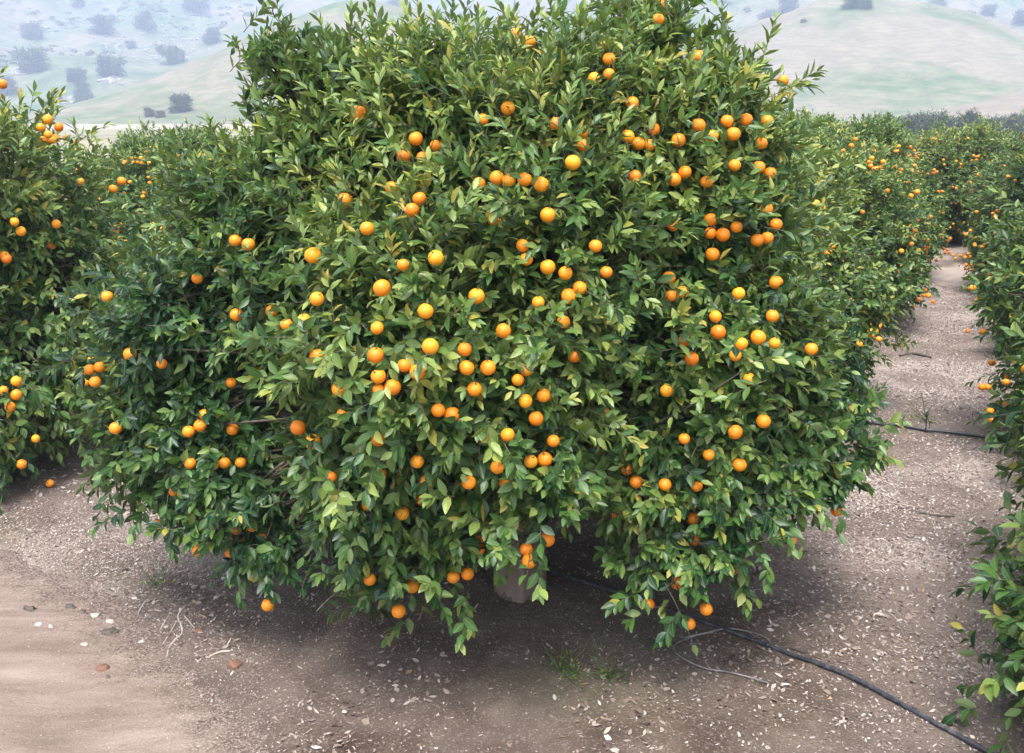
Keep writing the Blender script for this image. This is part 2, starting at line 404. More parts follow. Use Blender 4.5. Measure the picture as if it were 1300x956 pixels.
    a = 1+3*(k-1); tri += [(a, a+1, nv-1), (a+1, a+2, nv-1)]
    tri = (o[:, None, :]+np.array(tri)[None]).reshape(-1, 3); quad = (o[:, None, :]+np.array(quad)[None]).reshape(-1, 4)
    # woody shoots and the fine branches that carry the clumps
    tk = np.linspace(0, 1, 4)[None, :, None]
    SP = base[:, None] + d[:, None]*Ls[:, None, None]*tk + down*(sag*Ls)[:, None, None]*tk**2
    SR = np.broadcast_to(np.array([0.0026, 0.0022, 0.0018, 0.001])*size, (S, 4))
    TV1, TF1 = tubes(SP, SR, 3)
    if hub is not None:
        hc = lob[LI, :3]*0.55 + np.asarray(hub)[None]*0.45
        kk = np.linspace(0, 1, 7)[None, :, None]
        mid = (hc+C)/2 + rng.normal(size=C.shape)*0.20 + np.array([0, 0, 0.15])
        BP = (1-kk)**2*hc[:, None] + 2*kk*(1-kk)*mid[:, None] + kk**2*C[:, None]
        BR = np.broadcast_to(np.linspace(0.013, 0.0045, 7)*size, (n_clump, 7))
        TV2, TF2 = tubes(BP, BR, 4)
        TV = np.concatenate([TV1, TV2]); TF = [TF1[0], TF2[0]+len(TV1)]
    else: TV, TF = TV1, TF1
    return (V, [tri, quad], att), (TV, TF), M

# orange: slightly flattened, dimpled at the stem, small green calyx and stalk
def orange_mesh(name, seed, r=0.039):
    rng = np.random.default_rng(seed)
    nu, nvv = 20, 13
    V = [(0, 0, -r*0.93)]
    for j in range(1, nvv):
        a = math.pi*j/nvv - math.pi/2
        for i in range(nu):
            p = 2*math.pi*i/nu
            rr = r*(1+0.012*math.sin(3*p+seed)+0.01*math.sin(2*p+seed*2))
            z = r*0.96*math.sin(a)
            if a > 1.1: z -= r*0.05*(a-1.1)/0.45
            V.append((rr*math.cos(a)*math.cos(p), rr*math.cos(a)*math.sin(p), z))
    V.append((0, 0, r*0.90)); top = len(V)-1
    tri, quad = [], []
    for i in range(nu):
        i2 = (i+1) % nu
        tri.append((0, 1+i2, 1+i)); tri.append((top, top-nu+i, top-nu+i2))
    for j in range(nvv-2):
        for i in range(nu):
            i2 = (i+1) % nu; a = 1+j*nu
            quad.append((a+i, a+i2, a+nu+i2, a+nu+i))
    n0 = len(V)
    for i in range(10):   # calyx star
        p = 2*math.pi*i/10; q = r*(0.20 if i % 2 else 0.13)
        V.append((q*math.cos(p), q*math.sin(p), r*0.935)); 
    V.append((0, 0, r*0.96)); cap = len(V)-1
    tri2 = [(cap, n0+i, n0+(i+1) % 10) for i in range(10)]
    sv, sf = tubes(np.array([[(0, 0, r*0.94), (0.002, 0, r*1.25), (0.006, 0.002, r*1.6)]]), np.array([[0.0022, 0.0018, 0.0016]]), 5)
    o = len(V); V = np.concatenate([np.array(V), sv])
    faces = [np.array(tri+tri2), np.concatenate([np.array(quad), sf[0]+o])]
    mi = np.concatenate([np.zeros(len(tri)), np.ones(len(tri2)), np.zeros(len(quad)), np.ones(len(sf[0]))])
    att = np.zeros((len(V), 4)); att[:, 0] = np.clip(V[:, 2]/r, 0, 1)*0.6; att[:, 3] = 1
    return mesh_np(name, V, faces, [M_peel, M_calyx], att, mi)
ORANGES = [orange_mesh('orange', s, 0.0315+0.0012*s) for s in range(3)]
def merged_oranges(name, pts, rng):
    """many fruits as one mesh (only for those past the first hundred of a tree)."""
    Vs, T, Q, M0, M1, A, off = [], [], [], [], [], [], 0
    for p in pts:
        me = ORANGES[rng.integers(3)]
        n = len(me.vertices); v = np.empty(n*3, np.float32); me.vertices.foreach_get('co', v); v = v.reshape(-1, 3)
        t = [tuple(q.vertices) for q in me.polygons if q.loop_total == 3]; mt = [q.material_index for q in me.polygons if q.loop_total == 3]
        qd = [tuple(q.vertices) for q in me.polygons if q.loop_total == 4]; mq = [q.material_index for q in me.polygons if q.loop_total == 4]
        Vs.append(v*rng.uniform(0.9, 1.08)+np.asarray(p)); T.append(np.array(t)+off); Q.append(np.array(qd)+off); M0 += mt; M1 += mq
        a = np.zeros((n, 4)); a[:, 0] = rng.random()*0.8; a[:, 3] = 1; A.append(a); off += n
    return mesh_np(name, np.concatenate(Vs), [np.concatenate(T), np.concatenate(Q)], [M_peel, M_calyx], np.concatenate(A), np.array(M0+M1))

def trunk_mesh(name, h, r, seed, lean=0.05):
    rng = np.random.default_rng(seed)
    pts = [(0, 0, -0.05), (0.01, 0, h*0.35), (lean*0.5, 0.02, h*0.7), (lean, 0.0, h)]
    n, s = 14, 14
    P = spline(pts, n)[None]; Rr = np.interp(np.linspace(0, 1, n), [0, .12, .3, 1], [r*1.45, r*1.1, r, r*0.85])[None]
    V, f = tubes(P, Rr, s, True)
    d = V.copy(); k = 1+0.10*fbm(V[:, 0]*20+seed, V[:, 2]*5+V[:, 1]*20, seed)
    c = np.repeat(P[0], s, 0); V = c+(V-c)*k[:, None]
    return mesh_np(name, V, f, [M_bark])
def limb_mesh(name, a, b_, r0, r1, seed):
    rng = np.random.default_rng(seed); a = np.array(a); b_ = np.array(b_)
    m1 = a*0.6+b_*0.4+rng.normal(0, 0.08, 3)+[0, 0, 0.12]; m2 = a*0.25+b_*0.75+rng.normal(0, 0.1, 3)
    return tube_mesh(name, [a, m1, m2, b_], [r0, (r0+r1)*0.55, r1], M_bark, 8, 18)

# ================================================================== MAIN TREE
def lobe(px, py, d, r, w=1.0):
    c = at(px, py, d)
    r = r if isinstance(r, tuple) else (r, r, r)
    return [c[0], c[1], c[2], *r, w]
MAIN_LOBES = [
    lobe(610, 330, 5.95, (1.15, 0.88, 1.08), 0.9),      # core
    lobe(462, 244, 5.7, (0.58, 0.75, 0.64)),
    lobe(560, 160, 5.6, (0.58, 0.75, 0.50)),
    lobe(640, 225, 5.25, (0.58, 0.58, 0.56)),
    lobe(715, 162, 5.6, (0.58, 0.75, 0.52)),
    lobe(845, 234, 5.7, (0.60, 0.75, 0.74)),
    lobe(888, 335, 5.6, (0.54, 0.70, 0.70)),
    lobe(300, 268, 5.75, (0.38, 0.5, 0.34)),
    lobe(255, 400, 5.8, (0.58, 0.65, 0.50)),
    lobe(245, 515, 5.6, (0.52, 0.58, 0.56)),
    lobe(375, 330, 5.75, (0.55, 0.70, 0.58)),
    lobe(288, 575, 5.4, (0.34, 0.36, 0.36)),
    lobe(318, 630, 5.2, (0.17, 0.18, 0.18), 1.3),
    lobe(330, 655, 5.15, (0.08, 0.08, 0.08), 1.5),
    lobe(540, 415, 4.8, (0.70, 0.72, 0.70)),
    lobe(600, 500, 4.75, (0.60, 0.60, 0.48)),
    lobe(478, 535, 4.8, (0.40, 0.44, 0.44)),
    lobe(505, 612, 4.75, (0.25, 0.28, 0.24), 1.3),
    lobe(508, 660, 4.75, (0.08, 0.08, 0.07), 1.5),
    lobe(580, 610, 4.8, (0.18, 0.2, 0.16), 1.3),
    lobe(645, 535, 4.8, (0.35, 0.36, 0.24), 1.2),
    lobe(690, 320, 5.0, (0.55, 0.60, 0.70)),
    lobe(655, 440, 4.85, (0.47, 0.55, 0.55)),
    lobe(900, 450, 5.25, (0.54, 0.66, 0.60)),
    lobe(942, 492, 5.6, (0.44, 0.55, 0.44)),
    lobe(1008, 460, 5.85, (0.30, 0.42, 0.27), 1.2),
    lobe(972, 548, 5.5, (0.29, 0.34, 0.23), 1.2),
    lobe(865, 540, 5.05, (0.44, 0.44, 0.40)),
    lobe(905, 590, 5.0, (0.22, 0.24, 0.22), 1.3),
    lobe(840, 612, 4.85, (0.19, 0.22, 0.19), 1.4),
    lobe(872, 668, 4.8, (0.08, 0.08, 0.08), 1.5),
    lobe(775, 590, 5.0, (0.14, 0.16, 0.15), 1.3),
    lobe(446, 124, 5.7, (0.34, 0.4, 0.26)),
    lobe(362, 88, 5.75, (0.20, 0.25, 0.24), 0.5),
    lobe(822, 62, 5.65, (0.24, 0.30, 0.20), 1.3),
    lobe(918, 155, 5.65, (0.30, 0.4, 0.34)),
    [-0.3, 6.9, 1.7, 1.4, 1.1, 1.2, 0.3], [0.9, 6.7, 1.7, 1.2, 1.2, 1.1, 0.3], [-1.4, 6.5, 1.2, 0.75, 0.9, 0.85, 0.3],
]
MAIN_FRUIT_PX = []
def fr(ox, oy, sc_, pts): MAIN_FRUIT_PX.extend([(ox+x*sc_, oy+y*sc_) for x, y in pts])
K_ = 0.3453
fr(433, 0, K_, [(1175,18),(1166,72),(985,217),(985,272),(930,288),(690,155),(640,125),(1070,378),(1150,475),(1053,503),(1093,528),(1131,534),(1080,648),(887,487),(890,535),(852,598),(617,663),(735,678),(507,675),(577,655),(640,690),(348,535),(288,730),(260,772),(185,690),(95,840),(568,808),(667,903),(677,940),(348,948),(1220,830),(1240,515),(935,905),(65,415),(613,398),(275,510),(15,735),(300,580),(230,575),(760,790),(675,660),(1225,660),(520,440),(790,455)])
fr(866, 0, K_, [(60,208),(370,297),(165,445),(313,445),(293,468),(292,527),(188,493),(193,608),(282,615),(323,638),(90,668),(10,632),(310,768),(105,808),(103,857),(145,862),(276,883),(111,935),(200,835),(235,440),(60,460),(345,825),(313,875),(110,500)])
fr(0, 300, K_, [(865,15),(913,30),(1150,70),(1000,275),(1055,325),(1083,330),(1118,310),(1165,440),(1053,568),(870,288),(478,432),(595,468),(330,490),(367,480),(850,538),(752,655),(693,718),(738,690),(855,710),(880,690),(1096,703),(1150,755),(700,835),(825,833),(885,832),(910,818),(1218,885),(1245,860),(640,935),(1090,918),(1165,230),(725,155),(395,222),(945,500),(1247,560),(425,705),(350,535),(1040,850)])
fr(866, 300, K_, [(2,205),(208,210),(122,295),(133,352),(280,372),(332,293),(218,395),(340,393),(195,438),(247,525),(272,545),(299,680),(8,745),(98,803),(210,840),(328,880),(367,873),(397,912),(53,918),(148,942),(550,762),(617,635),(458,728),(195,720),(35,450),(8,383),(345,170),(475,415)])
fr(433, 300, K_, [(347,88),(228,105),(667,35),(677,72),(760,113),(825,135),(855,150),(975,132),(1205,153),(150,190),(170,197),(498,220),(877,190),(845,215),(725,243),(728,278),(818,315),(597,347),(133,337),(328,405),(455,415),(127,437),(858,442),(680,490),(540,483),(462,483),(280,500),(240,480),(137,515),(190,555),(143,563),(490,562),(650,528),(745,585),(678,605),(717,670),(408,655),(357,640),(613,730),(780,752),(137,748),(968,647),(977,683),(935,632),(921,787),(962,778),(1197,567),(1218,217),(1240,200),(15,565),(8,655),(310,275),(1245,745)])
fr(0, 560, K_, [(700,82),(825,75),(1218,130),(1183,243),(1245,300),(1090,165),(1085,195),(845,407),(1005,457),(1025,488),(935,495),(985,602),(712,270),(578,305),(640,190),(928,312),(870,325),(967,345),(727,403)])
fr(433, 560, K_, [(280,75),(145,122),(315,147),(470,152),(600,153),(697,75),(750,68),(707,145),(745,190),(545,232),(551,265),(617,273),(510,350),(505,398),(345,415),(758,362),(681,398),(690,437),(263,490),(105,508),(412,500),(465,488),(211,625),(262,535),(38,375),(40,300),(453,265),(225,265),(98,232),(920,33),(960,25),(955,225),(1191,160),(1050,103),(1085,150),(1110,320),(1130,335),(1168,360),(1130,600),(1240,440),(1235,520),(1010,265),(575,95),(298,215)])
fr(866, 560, K_, [(88,618),(27,672),(233,277),(213,315),(398,365),(568,255),(493,198),(500,245),(40,285),(45,360),(10,435),(180,475),(105,450),(95,48),(362,210),(575,140)])
uniq = []
for p in MAIN_FRUIT_PX:
    if all((p[0]-q[0])**2+(p[1]-q[1])**2 > 165 for q in uniq): uniq.append(p)
MAIN_FRUIT_PX = uniq
LOB = np.array(MAIN_LOBES)

def place_fruit(px, py):
    """first meeting of the sight line with the outer skin of the crown: where a fruit seen there must hang."""
    r = nrm(ray(px, py)); s = np.linspace(2.5, 9.0, 500); P = EYE+r[None]*s[:, None]
    f = Fimp(P, LOB)
    hit = np.where(f > -0.025)[0]
    if len(hit): i = hit[0]; miss = False
    else: i = int(np.argmax(f)); miss = f[i] < -0.10
    p = P[i]; e = 0.02
    g = np.array([Fimp((p+v)[None], LOB)[0]-Fimp((p-v)[None], LOB)[0] for v in np.eye(3)*e])
    return p, nrm(-g) if np.linalg.norm(g) > 1e-6 else -r, miss
FR, FO, EXTRA = [], [], []
for px, py in MAIN_FRUIT_PX:
    p, o, miss = place_fruit(px, py)
    if p[2] < 0.06: continue
    o = nrm(o*0.45 - nrm(p-EYE)*0.75)
    if miss: EXTRA += [[*(p+np.array([dx, 0.06, 0.15+dz])), *(o*0.6+np.array([dx*5, 0, 0.5]))] for dx, dz in ((-.05, .0), (.05, .08), (0.0, .22))]
    if any(np.linalg.norm(p-q) < 0.060 for q in FR):
        q = min(FR, key=lambda q: np.linalg.norm(p-q)); p = q + nrm(p-q+1e-4)*0.062
    FR.append(p); FO.append(o)
FR = np.array(FR); FO = np.array(FO)

troot = empty('orange_tree', (MAIN[0], MAIN[1], 0.0))
tag(troot, 'big rounded orange tree loaded with fruit in the middle, wrapped trunk', 'tree')
TO = np.array([MAIN[0], MAIN[1], 0.0])
(cv, cf, ca), (tv, tf), nm = grow(LOB, 11, 2800, 6, 11, 0.089, 0.46, inset=0.09, hub=(MAIN[0]-0.05, MAIN[1], 1.1), cull=(FR, FO), extra=EXTRA, tone=lambda c: -0.10/(1+np.exp((c[:, 0]+1.15)*6)) + 0.04*np.exp(-((c[:, 0]+0.1)/0.7)**2), zmid=1.55)  # tone: left lobes darker, part mature leaves, part shade painted into the tint
print('main leaves', nm, 'fruit', len(FR))
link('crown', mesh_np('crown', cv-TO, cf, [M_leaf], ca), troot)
link('twigs', mesh_np('twigs', tv-TO, tf, [M_twig]), troot)
link('trunk', trunk_mesh('trunk', 0.85, 0.115, 3), troot)
rng = np.random.default_rng(5)
for k, li in enumerate([0, 1, 5, 9, 14, 23, 36, 37]):
    e = LOB[li, :3]-TO
    link('limb', limb_mesh('limb', (0.03, 0, 0.72+0.02*k), (e[0]*0.85, e[1]*0.85, max(0.9, e[2]*0.95)), 0.062, 0.018, k+20), troot)
# cardboard trunk wrap: a folded square sleeve with a torn lower edge
def wrap_mesh():
    a0 = R(4); n_side, nz = 9, 12; V = []; hh = 0.44
    cor = [(0.165*math.cos(a0+k*math.pi/2), 0.165*math.sin(a0+k*math.pi/2)) for k in range(4)]
    ring = []
    for k in range(4):
        x0, y0 = cor[k]; x1, y1 = cor[(k+1) % 4]
        for j in range(n_side):
            f = j/n_side; bow = 1+0.07*math.sin(math.pi*f)
            ring.append(((x0+(x1-x0)*f)*bow, (y0+(y1-y0)*f)*bow))
    nr = len(ring); q = []
    for i in range(nz+1):
        z = hh*i/nz
        for k, (x, y) in enumerate(ring):
            zz = z
            if i < 4: zz += (4-i)/4*(0.045*max(0, math.sin(k*0.45+0.6))+0.02*math.sin(k*1.7))
            s = 1+0.02*math.sin(z*14+k*0.6)
            V.append((x*s, y*s, zz+0.012))
    for i in range(nz):
        for k in range(nr): q.append((i*nr+k, i*nr+(k+1) % nr, (i+1)*nr+(k+1) % nr, (i+1)*nr+k))
    me = mesh_np('trunk_wrap', np.array(V), [np.array(q)], [M_wrap], smooth=False)
    return me
wr = link('trunk_wrap', wrap_mesh(), troot)
wr.modifiers.new('thick', 'SOLIDIFY').thickness = 0.006
# fruit: the hundred that show largest as parts, the rest as one
order = np.argsort(np.linalg.norm(FR-EYE, axis=1)+np.abs(Fimp(FR, LOB)+0.025)*4)
rng = np.random.default_rng(9)
for i in order[:100]:
    o = link('orange', ORANGES[rng.integers(3)], troot, (FR[i]-TO).tolist())
    o.rotation_euler = (rng.normal(0, 0.35), rng.normal(0, 0.35), rng.uniform(0, 6.28)); s = rng.uniform(0.84, 1.12); o.scale = (s, s, s)
rest = link('oranges', merged_oranges('oranges', FR[order[100:]]-TO, rng), troot); tag(rest, kind='stuff')

# ================================================================== OTHER ORANGE TREES
def tree_lobes(seed, H=3.0, r=2.0):
    rng = np.random.default_rng(seed); out = [[0, 0, H*0.5, r*0.72, r*0.72, H*0.42, 0.6]]
    for k in range(22):
        a = k*2.4+rng.normal(0, 0.2); el = rng.uniform(-0.75, 1.25)
        z = H*0.5+math.sin(el)*H*0.33; rr = r*0.68*math.cos(el*0.85)*rng.uniform(0.9, 1.12); q = rng.uniform(0.42, 0.72)
        q2 = min(q*rng.uniform(0.85, 1.1), z-0.12 if z < 0.8 else q); q2 = max(q2, 0.2)
        if z+q2 > H: z = H-q2
        out.append([math.cos(a)*rr, math.sin(a)*rr, z, q, q, q2, 1.0])
    for k in range(11):
        a = k*0.571+rng.normal(0, 0.12); rr = r*rng.uniform(0.70, 0.88); q = rng.uniform(0.26, 0.40)
        out.append([math.cos(a)*rr, math.sin(a)*rr, rng.uniform(0.50, 0.80), q, q, q*0.95, 1.2])
    return np.array(out)
def make_kind(seed, H, r, clumps, ll, n_fruit):
    lob = tree_lobes(seed, H, r); rng = np.random.default_rng(seed+50)
    fr_, fo = [], []
    while len(fr_) < n_fruit:
        l = lob[rng.integers(1, len(lob))]; d = nrm(rng.normal(size=3)); d[2] = d[2]*0.8
        if l[1]+d[1]*l[4] > 0.5 and rng.random() < 0.88: continue
        p = l[:3]+l[3:6]*d+nrm(d/l[3:6])*0.21
        if p[2] < 0.25 or p[2] > H*0.93 or Fimp(p[None], lob)[0] > 0.0: continue
        if any(np.linalg.norm(p-q) < 0.075 for q in fr_): continue
        fr_.append(p); fo.append(nrm(nrm(d/l[3:6])+np.array([0, 0, 0.1])))
        while rng.random() < 0.45 and len(fr_) < n_fruit:   # small clusters
            q = p+nrm(rng.normal(size=3))*rng.uniform(0.078, 0.12)
            if q[2] > 0.2 and not any(np.linalg.norm(q-x) < 0.075 for x in fr_): fr_.append(q); fo.append(fo[-1])
    fr_ = np.array(fr_); fo = np.array(fo); od = np.argsort(fr_[:, 1]); fr_ = fr_[od]; fo = fo[od]
    (cv, cf, ca), (tv, tf), nm = grow(lob, seed+100, clumps, 5, 10, ll, 0.36, hub=(0, 0, 1.0), cull=(fr_, fo), fexp=(0.8, 0.12, 0.08), zmid=1.35, size=1.12)
    ca[..., 0] = np.clip(ca[..., 0]+{31: 0.10, 47: 0.17, 63: 0.02}[seed], 0, 1)
    return dict(crown=mesh_np('crown', cv, cf, [M_leaf], ca), twigs=mesh_np('twigs', tv, tf, [M_twig]), trunk=trunk_mesh('trunk', 0.9, 0.11, seed),
                limbs=[limb_mesh('limb', (0.03, 0, 0.8), (lob[k, 0]*0.8, lob[k, 1]*0.8, max(0.9, lob[k, 2])), 0.055, 0.016, seed+k) for k in (2, 5, 8, 11, 14)], fruit=fr_)
KINDS = [make_kind(31, 3.12, 2.0, 1450, 0.106, 250), make_kind(47, 3.05, 1.95, 1450, 0.106, 260), make_kind(63, 3.2, 2.05, 1450, 0.106, 240)]
def orchard_tree(kind, x, y, rz, label, s=1.0, sz=None, group='orange trees of the orchard around the big one', parts=True):
    t = empty('orange_tree', (x, y, 0), rz); t.scale = (s, s, sz or s*0.91); tag(t, label, 'tree', group)
    k = KINDS[kind]; rng = np.random.default_rng(int(abs(x*131+y*977)))
    link('crown', k['crown'], t); link('twigs', k['twigs'], t); link('trunk', k['trunk'], t)
    for l in k['limbs']: link('limb', l, t)
    if parts:
        if 'more' not in k: k['more'] = merged_oranges('oranges', k['fruit'][98:], rng)
        tag(link('oranges', k['more'], t), kind='stuff')
        for p in k['fruit'][:98]:
            o = link('orange', ORANGES[rng.integers(3)], t, p.tolist()); q = rng.uniform(0.95, 1.22); o.scale = (q, q, q); o.rotation_euler = (rng.normal(0, 0.3), rng.normal(0, 0.3), rng.uniform(0, 6))
    else:
        if 'merged' not in k: k['merged'] = merged_oranges('oranges', k['fruit'], rng)
        o = link('oranges', k['merged'], t); tag(o, kind='stuff')
    return t
def rt(t, c): p = rowpos(t, c); return float(p[0]), float(p[1])
TREES = [
    # kind, (x, y), rot, scale, label
    (0, (-5.35, 8.45), 0.6, 1.0, 'orange tree cut by the left photo edge, fallen orange at its foot'),
    (1, rt(4.9, -0.15), 2.1, 0.93, 'orange tree directly behind the big tree on its right, nearest in its row'),
    (0, rt(9.6, 0.1), 4.0, 0.92, 'second orange tree behind the big tree in the same row, by the aisle'),
    (2, rt(14.2, 0.1), 1.2, 0.92, 'third orange tree behind the big tree along the left of the aisle'),
    (1, rt(18.8, 0.0), 5.2, 0.95, 'fourth tree along the left of the aisle, near its far end'),
    (2, rt(0.3, 4.68), 2.2, 1.0, 'near orange tree at the right edge, low fruit hanging beside the dirt aisle'),
    (0, rt(4.2, 4.85), 2.6, 1.02, 'orange tree behind the near right edge tree, mostly cut off by the frame'),
    (1, rt(8.7, 4.75), 0.3, 0.95, 'pale orange tree on the right of the aisle in front of a dark one'),
    (2, rt(13.2, 4.45), 5.5, 1.0, 'dark fruit dotted orange tree on the right side of the aisle'),
    (0, rt(17.8, 4.5), 3.9, 0.95, 'orange tree behind the dark one on the right of the aisle'),
    (1, rt(20.8, 2.3), 1.9, 0.8, 'orange tree closing off the far end of the dirt aisle'),
    (2, rt(23.4, -2.2), 1.0, 1.0, 'far orange tree left of the one closing the aisle'),
    (0, rt(22.6, 6.4), 4.4, 1.0, 'far orange tree right of the one closing the aisle'),
    (1, rt(4.9, -5.6), 3.0, 0.86, 'orange tree in the gap between the left edge tree and the big tree'),
    (2, rt(9.6, -5.4), 0.9, 0.86, 'second orange tree back in the gap left of the big tree'),
    (0, rt(14.4, -5.2), 2.9, 0.88, 'third orange tree back in the gap left of the big tree'),
    (1, rt(4.0, -10.6), 5.0, 0.90, 'orange tree top showing behind the left edge tree'),
    (2, rt(8.8, -10.5), 2.0, 0.90, 'distant orange tree top just right of the left edge tree'),
    (0, rt(13.6, -10.4), 0.2, 0.89, 'distant orange tree top below the hazy knoll on the left'),
    (1, rt(19.0, -5.2), 4.7, 0.90, 'farthest orange tree in the row left of the big tree'),
    (2, rt(18.6, -10.4), 3.6, 0.90, 'farthest orange tree below the pale strip under the left knoll'),
]
for kd, (x, y), rz, s, lab in TREES:
    orchard_tree(kd, x, y, rz if 'near orange tree at the right' in lab else 1.0 if kd == 0 and x < -5.3 and y < 8.5 else math.sin(rz*2.3)*0.75 - math.atan2(x, y)*0.6, lab, s, s*1.06 if x < -5.3 and y < 8.5 else (0.88 if x > 0 and y > 9 else None), parts=math.hypot(x, y) < 32)

# ================================================================== GROUND
ROAD_EDGE = np.array([gp(-160, 610)[:2], gp(0, 692)[:2], gp(90, 726)[:2], gp(170, 772)[:2], gp(225, 812)[:2], gp(290, 868)[:2], gp(360, 955)[:2], gp(420, 1080)[:2]])
def road_sd(x, y):
    """signed distance (m) to the lane's edge, positive on the lane side (towards the camera's left)."""
    best = np.full(x.shape, 1e9); sign = np.zeros(x.shape)
    E = ROAD_EDGE
    for i in range(len(E)-1):
        a, b_ = E[i], E[i+1]; ab = b_-a; L2 = (ab**2).sum()
        t = ((x-a[0])*ab[0]+(y-a[1])*ab[1])/L2
        lo = -50 if i == 0 else 0; hi = 50 if i == len(E)-2 else 1
        t = np.clip(t, lo, hi); dx = x-(a[0]+t*ab[0]); dy = y-(a[1]+t*ab[1]); dd = np.hypot(dx, dy)
        cr = ab[0]*(y-a[1])-ab[1]*(x-a[0])
        up_ = dd < best; best = np.where(up_, dd, best); sign = np.where(up_, np.where(cr < 0, 1.0, -1.0), sign)
    return best*sign + 0.055*fbm(x*3.3, y*3.3, 61, 4) + 0.02*fbm(x*16, y*16, 67, 2)
def soil_z(x, y):
    fade = np.clip(1-(np.hypot(x, y)-25)/20, 0, 1)
    z = 0.020*fbm(x*1.1, y*1.1, 3, 3) + 0.016*fbm(x*5, y*5, 9, 3) + 0.010*fbm(x*17, y*17, 21, 2)
    d = np.hypot(x-MAIN[0], y-MAIN[1]); z = z+0.03*np.exp(-(d/0.45)**2)*1.2
    rd = road_sd(x, y)
    z = z - 0.05*np.clip((rd+0.25)/0.45, 0, 1) - 0.06*np.clip((rd-0.2)/0.4, 0, 1) - 0.012*np.clip(rd*3, 0, 1)
    z = z + 0.02*np.exp(-((rd+0.22)/0.14)**2)
    return z*fade - 0.0
def road_z(x, y):
    rd = road_sd(x, y)
    z = -0.032 + 0.010*fbm(x*1.6, y*1.6, 40, 3) + 0.006*fbm(x*7, y*7, 44, 3) - 0.016*np.exp(-((rd-0.75)/0.16)**2) - 0.016*np.exp(-((rd-1.25)/0.2)**2) + 0.008*fbm(rd*6, (x-y)*0.6, 50, 2)
    return z
def litter_mask(x, y):
    c = (x-MAIN[0])*ROW_V[0]+(y-MAIN[1])*ROW_V[1]; t = (x-MAIN[0])*ROW_U[0]+(y-MAIN[1])*ROW_U[1]
    aisle = 1.25*np.exp(-((c-2.3)/1.2)**2)*(1/(1+np.exp(-(t-0.1+0.35*(c-1.8))*4)))
    aisle = np.maximum(aisle, 0.7*np.exp(-((c+2.9)/0.9)**2)*(t > 0.5))
    left = np.exp(-(((x+2.6)/1.3)**2+((y-6.3)/1.0)**2))*0.75
    fg = 0.35*np.exp(-(((x-1.9)/0.9)**2+((y-4.9)/0.5)**2))
    bare = np.clip(vnoise(x*1.5+9, y*1.9, 77)*1.8-0.45, 0.15, 1)
    return np.clip(np.maximum(np.maximum(aisle, left), fg)*bare*1.15, 0, 1)
# one sheet: fine near the camera, coarse towards the horizon
xs = np.concatenate([np.linspace(-2500, -60, 14), np.linspace(-50, -12, 30), np.arange(-11.5, -5, 0.12), np.arange(-5, 6.0, 0.03), np.arange(6.0, 14, 0.12), np.linspace(14.5, 50, 30), np.linspace(60, 2500, 14)])
ys = np.concatenate([np.linspace(-400, -10, 10), np.arange(-8, 2, 0.5), np.arange(2, 3.2, 0.06), np.arange(3.2, 11.0, 0.03), np.arange(11.0, 26, 0.12), np.linspace(27, 60, 30), np.linspace(70, 3500, 20)])
X, Y = np.meshgrid(xs, ys); Z = soil_z(X.ravel(), Y.ravel())
nx, ny = len(xs), len(ys); idx = np.arange(nx*ny).reshape(ny, nx)
q = np.stack([idx[:-1, :-1], idx[:-1, 1:], idx[1:, 1:], idx[1:, :-1]], -1).reshape(-1, 4)
V = np.stack([X.ravel(), Y.ravel(), Z], 1)
att = np.zeros((nx*ny, 4)); att[:, 0] = litter_mask(X.ravel(), Y.ravel())
gx, gy = gp(740, 870)[:2]; att[:, 1] = np.exp(-(((V[:, 0]-gx)/0.5)**2+((V[:, 1]-gy)/0.25)**2)) + 0.6*np.exp(-((road_sd(V[:, 0], V[:, 1])+0.15)/0.15)**2)*(V[:, 1] > 5.6)*(V[:, 0] < -1.5)
att[:, 2] = np.clip((np.hypot(V[:, 0], V[:, 1])-55)/15, 0, 1)
att[:, 3] = 1
tag(link('ground', mesh_np('ground', V, [q], [M_soil], att)), kind='structure')
# dirt lane along the lower left
xs = np.arange(-9, 1.2, 0.04); ys = np.arange(2.0, 9.0, 0.04)
X, Y = np.meshgrid(xs, ys); rd = road_sd(X.ravel(), Y.ravel()); Z = road_z(X.ravel(), Y.ravel())
nx, ny = len(xs), len(ys); idx = np.arange(nx*ny).reshape(ny, nx)
q = np.stack([idx[:-1, :-1], idx[:-1, 1:], idx[1:, 1:], idx[1:, :-1]], -1).reshape(-1, 4)
q = q[(rd[q] > -0.16).all(1)]
used = np.unique(q); remap = np.full(nx*ny, -1); remap[used] = np.arange(len(used))
V = np.stack([X.ravel(), Y.ravel(), Z-0.05*np.clip(-(rd+0.02)/0.12, 0, 1)], 1)[used]
tag(link('dirt_road', mesh_np('dirt_road', V, [remap[q]], [M_road], np.stack([np.clip(1-rd/0.55, 0, 1)]*3+[np.ones_like(rd)], 1)[used])), kind='structure')
def surf(x, y):
    x = np.atleast_1d(np.asarray(x, float)); y = np.atleast_1d(np.asarray(y, float))
    rd = road_sd(x, y); return np.where(rd > 0.05, np.maximum(soil_z(x, y), road_z(x, y)), soil_z(x, y))

